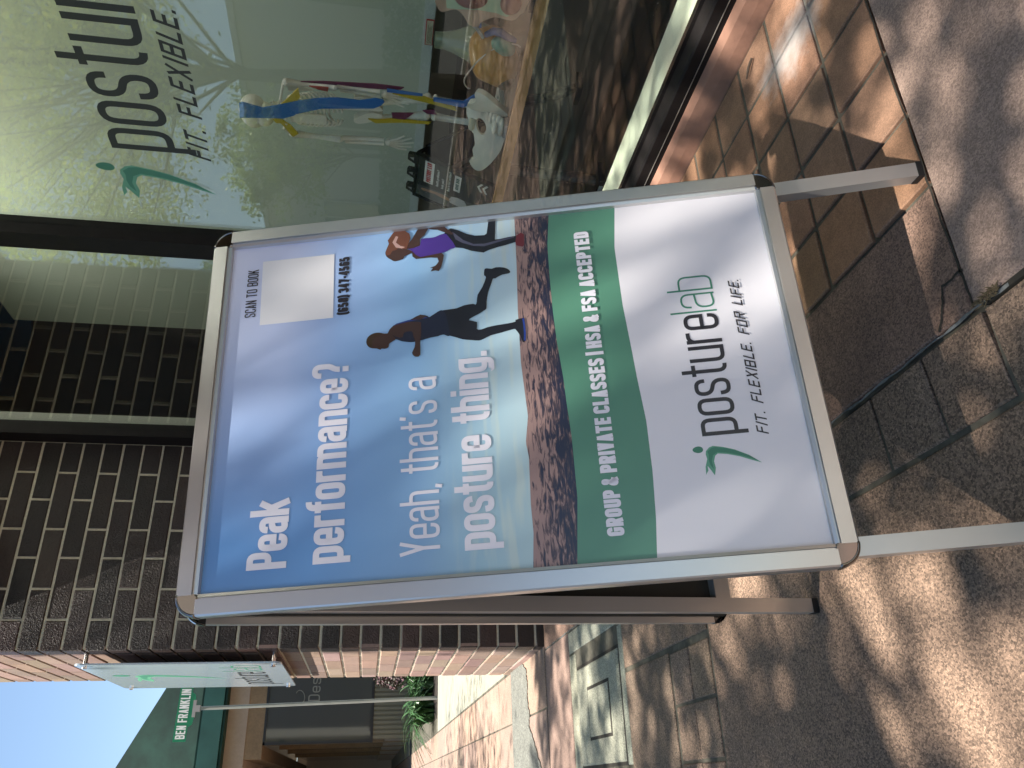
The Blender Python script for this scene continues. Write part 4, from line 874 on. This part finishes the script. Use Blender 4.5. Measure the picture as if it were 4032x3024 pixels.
for fx, kx, ax_ in ((-2.300,-2.272,-2.284),(-2.225,-2.190,-2.196)):
    q = MB(); q.ell(P(fx,.925), (.015,.015,.015), 10, 8); q.tube([P(fx-.01,.915),P((fx+kx)/2-.006,.82),P(kx,.735)], [.012,.0095,.017], 8); q.ell(P(kx,.730), (.024,.018,.018), 12, 8); q.build('thigh_bone', BONE, sk, smooth=True)
    q = MB(); q.ell(P(kx,.700), (.021,.016,.013), 12, 8); q.tube([P(kx,.700),P((kx+ax_)/2,.63),P(ax_,.555)], [.014,.009,.010], 8); q.tube([P(kx-.016,.69),P(ax_-.014,.56)], .0045, 6); q.build('shin_bones', BONE, sk, smooth=True)
    q = MB(); q.ell(P(ax_,.545,-.02), (.014,.036,.012), 10, 8); q.build('foot_bones', BONE, sk, smooth=True)
def band(name, pts, z, m_, th=.005): 
    z = z*.62; pts = [(a+max(0, z-.01), b) for a, b in pts]
    q = MB(); q.prism(pts, YS-z-th, YS-z, T=lambda x,z_,y:(x,y,z_)); q.build(name, m_, sk)
band('blue_muscle_band', [(-2.36,1.411),(-2.288,1.404),(-2.283,1.39),(-2.301,1.324),(-2.283,1.273),(-2.253,1.201),(-2.229,1.121),(-2.218,1.055),(-2.22,.975),(-2.203,.92),(-2.206,.892),(-2.215,.887),(-2.234,.899),(-2.251,.925),(-2.264,1.021),(-2.276,1.113),(-2.315,1.206),(-2.324,1.215),(-2.343,1.253),(-2.35,1.329)], .098, BBAND)
band('yellow_muscle_band', [(-2.28,1.262),(-2.245,1.232),(-2.19,1.19),(-2.232,1.187),(-2.272,1.215),(-2.30,1.25)], .092, YB); band('yellow_muscle_band', [(-2.30,1.285),(-2.342,1.30),(-2.37,1.282),(-2.369,1.266),(-2.382,1.257),(-2.435,1.227),(-2.415,1.205),(-2.375,1.23),(-2.351,1.258),(-2.32,1.255)], .092, YB)
band('purple_muscle_band', [(-2.170,1.205),(-2.157,1.108),(-2.144,.921),(-2.147,.819),(-2.158,.831),(-2.165,.896),(-2.167,1.057),(-2.168,1.167)], -.004, PB); band('red_muscle_band', [(-2.174,1.158),(-2.171,1.089),(-2.190,1.092),(-2.186,1.123)], .016, RB)
band('purple_muscle_band', [(-2.265,.86),(-2.255,.778),(-2.299,.815),(-2.310,.854)], .022, PB); band('purple_muscle_band', [(-2.238,.745),(-2.228,.702),(-2.251,.692),(-2.25,.728)], .02, PB)
band('yellow_muscle_band', [(-2.306,.947),(-2.305,.906),(-2.292,.854),(-2.292,.709),(-2.304,.72),(-2.308,.82),(-2.324,.919)], .024, YB); band('yellow_muscle_band', [(-2.170,.86),(-2.168,.744),(-2.206,.625),(-2.223,.619),(-2.2,.713),(-2.19,.77)], .022, YB)
band('blue_muscle_band', [(-2.169,.71),(-2.173,.60),(-2.135,.561),(-2.118,.547),(-2.166,.544),(-2.203,.598),(-2.186,.709)], .030, BBAND); band('blue_muscle_band', [(-2.150,.88),(-2.158,.75),(-2.168,.75),(-2.164,.88)], .020, BBAND)
q = MB(); q.tube([P(-2.235,.90,.03),P(-2.235,.47,.03)], .0035, 8); q.build('stand_rod', CHROME, sk)
q = MB(); q.box(-2.34,-2.13,YS-.10,YS+.10,.4495,.466); q.build('stand_base', mat('clear_base', (.45,.48,.48), .2), sk)
# --- pelvis model
PY = 2.13; pe = thing('pelvis_model', (-2.13,PY,.45), 'life-size ivory pelvis model standing on the display table', 'pelvis model')
IV = mat('ivory_plastic', (.62,.62,.54), .42, noise=(14,.1), bump=(18,.3,.006))
def lobe(name, pts, y0, th, curve, parent, m_, hole=None):
    """a bowed bony plate from an outline"""
    bm = bmesh.new(); pts = smooth_poly(pts, 3); vs = [bm.verts.new((p[0], 0, p[1])) for p in pts]; f_ = bm.faces.new(vs); f_.normal_update()
    if hole is not None:
        bm.free(); bm = bmesh.new(); outer = [bm.verts.new((p[0],0,p[1])) for p in pts]; hp = smooth_poly(hole, 3); inner = [bm.verts.new((p[0],0,p[1])) for p in hp]
        es = [bm.edges.new((outer[i], outer[(i+1)%len(outer)])) for i in range(len(outer))]+[bm.edges.new((inner[i], inner[(i+1)%len(inner)])) for i in range(len(inner))]
        bmesh.ops.triangle_fill(bm, edges=es, use_beauty=True)
    else: bmesh.ops.triangulate(bm, faces=[f_])
    bmesh.ops.subdivide_edges(bm, edges=bm.edges, cuts=1, use_grid_fill=False)
    cx = sum(v.co.x for v in bm.verts)/len(bm.verts); cz = sum(v.co.z for v in bm.verts)/len(bm.verts)
    for v in bm.verts: v.co.y = y0+curve[0]*(v.co.x-cx)+curve[1]*(v.co.z-cz)+curve[2]*((v.co.x-cx)**2+(v.co.z-cz)**2)
    me = bpy.data.meshes.new(name); bm.to_mesh(me); bm.free(); o = link(name, me, m_, parent, smooth=True)
    s = o.modifiers.new('s', 'SOLIDIFY'); s.thickness = th; s.offset = 0
    b = o.modifiers.new('b', 'BEVEL'); b.width = th*.42; b.segments = 3; b.limit_method = 'ANGLE'
    u = o.modifiers.new('u', 'SUBSURF'); u.levels = 1; u.render_levels = 1
    return o
lobe('hip_wing', [(-1.964,.579),(-1.952,.566),(-1.956,.542),(-1.985,.503),(-2.030,.462),(-2.065,.452),(-2.079,.465),(-2.050,.490),(-2.043,.52),(-2.069,.551),(-2.085,.565),(-2.084,.584),(-2.049,.593),(-2.03,.584),(-2.0,.572)], PY-.01, .020, (-.5,.3,3.0), pe, IV)
lobe('hip_wing', [(-2.102,.586),(-2.096,.564),(-2.103,.53),(-2.13,.495),(-2.155,.465),(-2.160,.449),(-2.185,.452),(-2.211,.458),(-2.259,.482),(-2.305,.509),(-2.318,.528),(-2.31,.546),(-2.282,.561),(-2.264,.549),(-2.229,.556),(-2.205,.551),(-2.159,.565),(-2.132,.588)], PY-.01, .020, (.5,.3,2.6), pe, IV, hole=[(-2.131,.551),(-2.128,.533),(-2.145,.518),(-2.166,.523),(-2.168,.538),(-2.150,.552)])
q = MB()
for i in range(5): t = i/4; q.ell((-2.105+.004*i, PY+.035-.05*t, .500-.012*i+.018), (.040-.006*i,.018,.011), 12, 8)
q.ell((-2.118,PY-.01,.470), (.034,.026,.014), 14, 8); q.ell((-2.118,PY-.01,.492), (.030,.022,.011), 14, 8); q.ell((-2.155,PY-.005,.480), (.016,.010,.010), 10, 8); q.ell((-2.082,PY-.005,.480), (.016,.010,.010), 10, 8)
q.build('sacrum', IV, pe, smooth=True)
q = MB(); q.tube([(-2.07,PY-.03,.575),(-2.092,PY-.045,.580),(-2.112,PY-.03,.577)], .012, 8); q.build('pubic_joint', mat('cartilage', (.50,.48,.36), .4), pe, smooth=True)
q = MB(); q.box(-2.15,-2.09,PY-.03,PY+.05,.4495,.460); q.build('model_base', mat('clear_base2', (.30,.33,.33), .2), pe)
# --- ochre organ model with teal patch
EY = 2.16; eg = thing('organ_model', (-1.84,EY,.45), 'ochre egg-shaped anatomical organ model with teal patch on the table', 'anatomy model')
OCH = mat('ochre_plastic', (.42,.20,.025), .3, noise=(9,.2,40,.12), bump=(12,.2,.005)); Re = Matrix.Rotation(math.radians(-28), 3, 'Y')
q = MB(); q.ell((-1.848,EY,.536), (.112,.075,.078), 28, 18, R=Re, fn=lambda v: 1+.05*math.sin(5*v.x+3*v.z)); q.build('organ_body', OCH, eg, smooth=True)
q = MB(); q.tube([(-1.848+.115*math.cos(a)*math.cos(.5)-.0*a, EY-.070+.02*abs(math.cos(a)), .536+.074*math.sin(a)-.05*math.cos(a)) for a in np.linspace(-.4,2.9,18)], .0022, 6); q.build('vessel_line', mat('pale_line', (.5,.45,.4), .4), eg)
q = MB(); q.ell((-1.765,EY-.045,.515), (.030,.022,.044), 14, 10, R=Matrix.Rotation(.5,3,'Y')); q.build('teal_patch', mat('teal_plastic', (.07,.22,.16), .4), eg, smooth=True)
q = MB(); q.tube([(-1.742,EY-.03,.575),(-1.72,EY-.035,.553),(-1.722,EY-.035,.53),(-1.735,EY-.04,.505),(-1.75,EY-.03,.478)], [.009,.012,.014,.013,.008], 8); q.build('blue_vessel', mat('blue_plastic', (.03,.08,.20), .35), eg, smooth=True)
q = MB(); q.ell((-1.905,EY-.035,.488), (.040,.03,.030), 14, 10); q.build('dark_patch', mat('dark_plastic', (.07,.055,.04), .4), eg, smooth=True)
fn_ = thing('funnel_flask', (-1.78,2.36,.45), 'clear funnel-shaped flask with a blue rim behind the organ model', 'flask')
prof = [(.028,.86),(.030,.83),(.036,.80),(.055,.75),(.074,.715)]; q = MB(); vs = []; n = 24
for r0, z in prof:
    for k in range(n): a = 2*math.pi*k/n; vs.append((-1.99+r0*math.cos(a), 2.38+r0*math.sin(a), z-.12+(-.02)))
q.add(vs, [(i*n+k, i*n+(k+1)%n, (i+1)*n+(k+1)%n, (i+1)*n+k) for i in range(len(prof)-1) for k in range(n)]); q.build('flask_body', mat('clear_amber', (.22,.25,.16), .12), fn_, smooth=True)
q = MB(); q.tube([(-1.99,2.38,.573),(-1.99,2.38,.562)], .080, 24); q.build('flask_rim', BBAND, fn_); q = MB(); q.tube([(-1.99,2.38,.5615),(-1.99,2.38,.4495)], [.076,.05], 24); q.build('flask_stand', IV, fn_)
# --- torso section model cut by the picture edge
to = thing('skin_section_model', (-1.58,2.12,.45), 'peach-skinned anatomical section model with dark red interior on the table', 'anatomy model')
SKN = mat('model_skin', (.50,.33,.24), .45, noise=(10,.08)); out = [(-1.43,.735),(-1.60,.745),(-1.634,.738),(-1.654,.722),(-1.645,.698),(-1.640,.677),(-1.661,.654),(-1.690,.632),(-1.691,.605),(-1.676,.599),(-1.651,.560),(-1.656,.505),(-1.631,.484),(-1.60,.470),(-1.43,.462)]
q = MB(); q.prism(smooth_poly(out, 3), 2.10, 2.20, T=lambda x,z,y:(x,y,z)); o = q.build('skin_shell', SKN, to); bv = o.modifiers.new('b','BEVEL'); bv.width = .012; bv.segments = 3
q = MB(); q.prism(smooth_poly([(-1.43,.705),(-1.61,.712),(-1.631,.69),(-1.625,.62),(-1.628,.56),(-1.622,.51),(-1.43,.485)], 3), 2.092, 2.0995, T=lambda x,z,y:(x,y,z)); q.build('green_lining', mat('lining', (.35,.48,.32), .4), to)
for c, r in (((-1.585,2.09,.64),(.035,.02,.05)),((-1.59,2.09,.52),(.036,.02,.032)),((-1.50,2.09,.60),(.05,.02,.07))):
    q = MB(); q.ell(c, r); q.build('muscle', mat('muscle_red', (.13,.018,.02), .35), to, smooth=True)
q = MB(); q.box(-1.62,-1.43,2.10,2.2,.4495,.4615); q.build('model_base', BLACK, to)
q = MB(); q.tube([(-1.697,2.12,.628),(-1.708,2.12,.610),(-1.745,2.12,.582)], [.006,.007,.006], 8); q.build('plastic_tube', mat('tube_grey', (.35,.34,.32), .3), to)
# --- small black A-board on the table
mi = thing('tabletop_sign', (-2.53,2.25,.45), 'small black A-frame clinic sign with a red and white label on the table', 'tabletop sign')
m0 = Vector((-2.655,2.10,.452)); mw = Vector((1,0,0)); mu_ = Vector((0,.135,.305)).normalized(); mc = mu_.cross(mw)
if mc.y > 0: mc = -mc
MW, MHt = .245, .335
def TT(a, b, c): return m0+mw*a+mu_*b+mc*c
q = MB(); q.box(0,MW,0,MHt,-.012,0,T=TT); 
fp = q.build('front_panel', BLACK, mi)
q = MB(); q.box(.0,.012,0,MHt,.0005,.006,T=TT); q.box(MW-.012,MW,0,MHt,.0005,.006,T=TT); q.box(.012,MW-.012,MHt-.012,MHt,.0005,.006,T=TT); q.build('panel_border', mat('black_gloss', (.01,.012,.012), .3), fp)
for a0 in (.01,.10,.185):
    q = MB(); q.prism([(a0,MHt),(a0+.052,MHt),(a0+.042,MHt+.032),(a0+.010,MHt+.032)], -.012, .004, T=TT); q.build('handle', BLACK, mi)
for a0 in (.01,.10,.185):
    q = MB(); q.add([TT(a0+.018,MHt+.006,.0048),TT(a0+.034,MHt+.006,.0048),TT(a0+.026,MHt+.024,.0048)], [(0,1,2)]); q.build('handle_slot', mat('slot_pale', (.30,.31,.28), .7), mi)
q = MB(); top_ = TT(0,MHt,-.012); 
for a in (0, MW-.02): q.add([TT(a,MHt,-.013),TT(a+.02,MHt,-.013),TT(a+.02,MHt-.01,-.02),TT(a,MHt-.01,-.02),Vector((-2.655+a,2.47,.452)),Vector((-2.635+a,2.47,.452)),Vector((-2.635+a,2.455,.452)),Vector((-2.655+a,2.455,.452))], [(0,1,5,4),(1,2,6,5),(2,3,7,6),(3,0,4,7)])
q.build('rear_leg', BLACK, mi)
q = MB(); q.add([Vector((-2.635,2.468,.49)),Vector((-2.43,2.468,.49)),Vector((-2.43,2.30,.72)),Vector((-2.635,2.30,.72))], [(0,1,2,3)]); q.build('rear_panel', BLACK, mi)
DKC = mat('panel_print', (.022,.026,.026), .4); flat([(.012,.01),(.233,.01),(.233,.322),(.012,.322)], 0, lambda x,y,_: TT(x,y,.0008)).build('artwork', DKC, fp)
flat([(.012,.01),(.10,.01),(.085,.18),(.075,.322),(.012,.322)], 0, lambda x,y,_: TT(x,y,.0012)).build('artwork_photo', mat('grey_print', (.09,.10,.10), .4, noise=(12,.4)), fp)
flat(smooth_poly([(.05,.29),(.058,.24),(.05,.19),(.06,.165),(.075,.20),(.07,.26),(.062,.30)],2), 0, lambda x,y,_: TT(x,y,.0016)).build('artwork_arm', mat('arm_print', (.30,.18,.12), .4), fp)
flat(smooth_poly([(.045,.17),(.085,.165),(.09,.11),(.05,.10)],2), 0, lambda x,y,_: TT(x,y,.0016)).build('artwork_shirt', mat('shirt_print', (.42,.42,.42), .4), fp)
LBL = mat('label_white', (.60,.60,.58), .4)
flat([(.105,.252),(.228,.252),(.228,.293),(.105,.293)], 0, lambda x,y,_: TT(x,y,.0014)).build('name_plate', LBL, fp)
flat([(.125,.135),(.215,.135),(.215,.163),(.125,.163)], 0, lambda x,y,_: TT(x,y,.0014)).build('button_plate', LBL, fp)
def mt_(txt, a0, a1, b, cap, t, m_, nm='lettering', **k): text_mb(txt, a0, a1, b, cap, cap*.72, t, lambda x,y,z: TT(x,y,.0020+z), wr=.5, gap=t*.8, **k).build(nm, m_, fp)
mt_('POSTURE LAB', .112, .221, .263, .020, .0045, mat('label_red', (.45,.03,.03), .4)); mt_('BOOK NOW', .138, .202, .142, .014, .003, mat('label_teal', (.03,.12,.10), .4))
for tx, b, a1 in (('Health problems?', .228, .205), ('body pain?', .205, .165), ('Want to feel confident?', .178, .222)): mt_(tx, .108, a1, b, .011, .0018, LBL)
for i in range(4): mt_('FITNESS FOR ALL', .105, .20, .108-.013*i, .006, .0012, MATS['label_red'], 'small_red_lettering') if i < 0 else None
q = MB()
for k_ in (0, .022): 
    for s_ in (-1, 1): q.add([TT(.205+s_*.0,.045+k_,.0016),TT(.205+s_*.0,.035+k_,.0016),TT(.205+s_*.024,.020+k_,.0016),TT(.205+s_*.024,.030+k_,.0016)], [(0,1,2,3)])
q.build('chevron_mark', LBL, fp)
# a few things on the ground
tw = MB(); tw.tube([(-1.245,1.548,.006),(-1.262,1.535,.009),(-1.285,1.522,.006)], [.0028,.0035,.002], 6); tw.build('twig', BARK, label='short dark twig lying on the tiles near the window sill', cat='twig')
wd = MB()
for _ in range(60):
    c = Vector((-.835+rr(-.018,.018), .603+rr(-.006,.006), .002)); a = rr(0,6.28); l_ = rr(.006,.02); wd.tube([c, c+Vector((math.cos(a)*l_, math.sin(a)*l_*.5, rr(.001,.006)))], [.0012,.0006], 4)
wd.build('joint_debris', mat('debris', (.10,.075,.04), .9), label='scraps of dry plant debris caught in the joint crossing', cat='debris', kind='stuff')
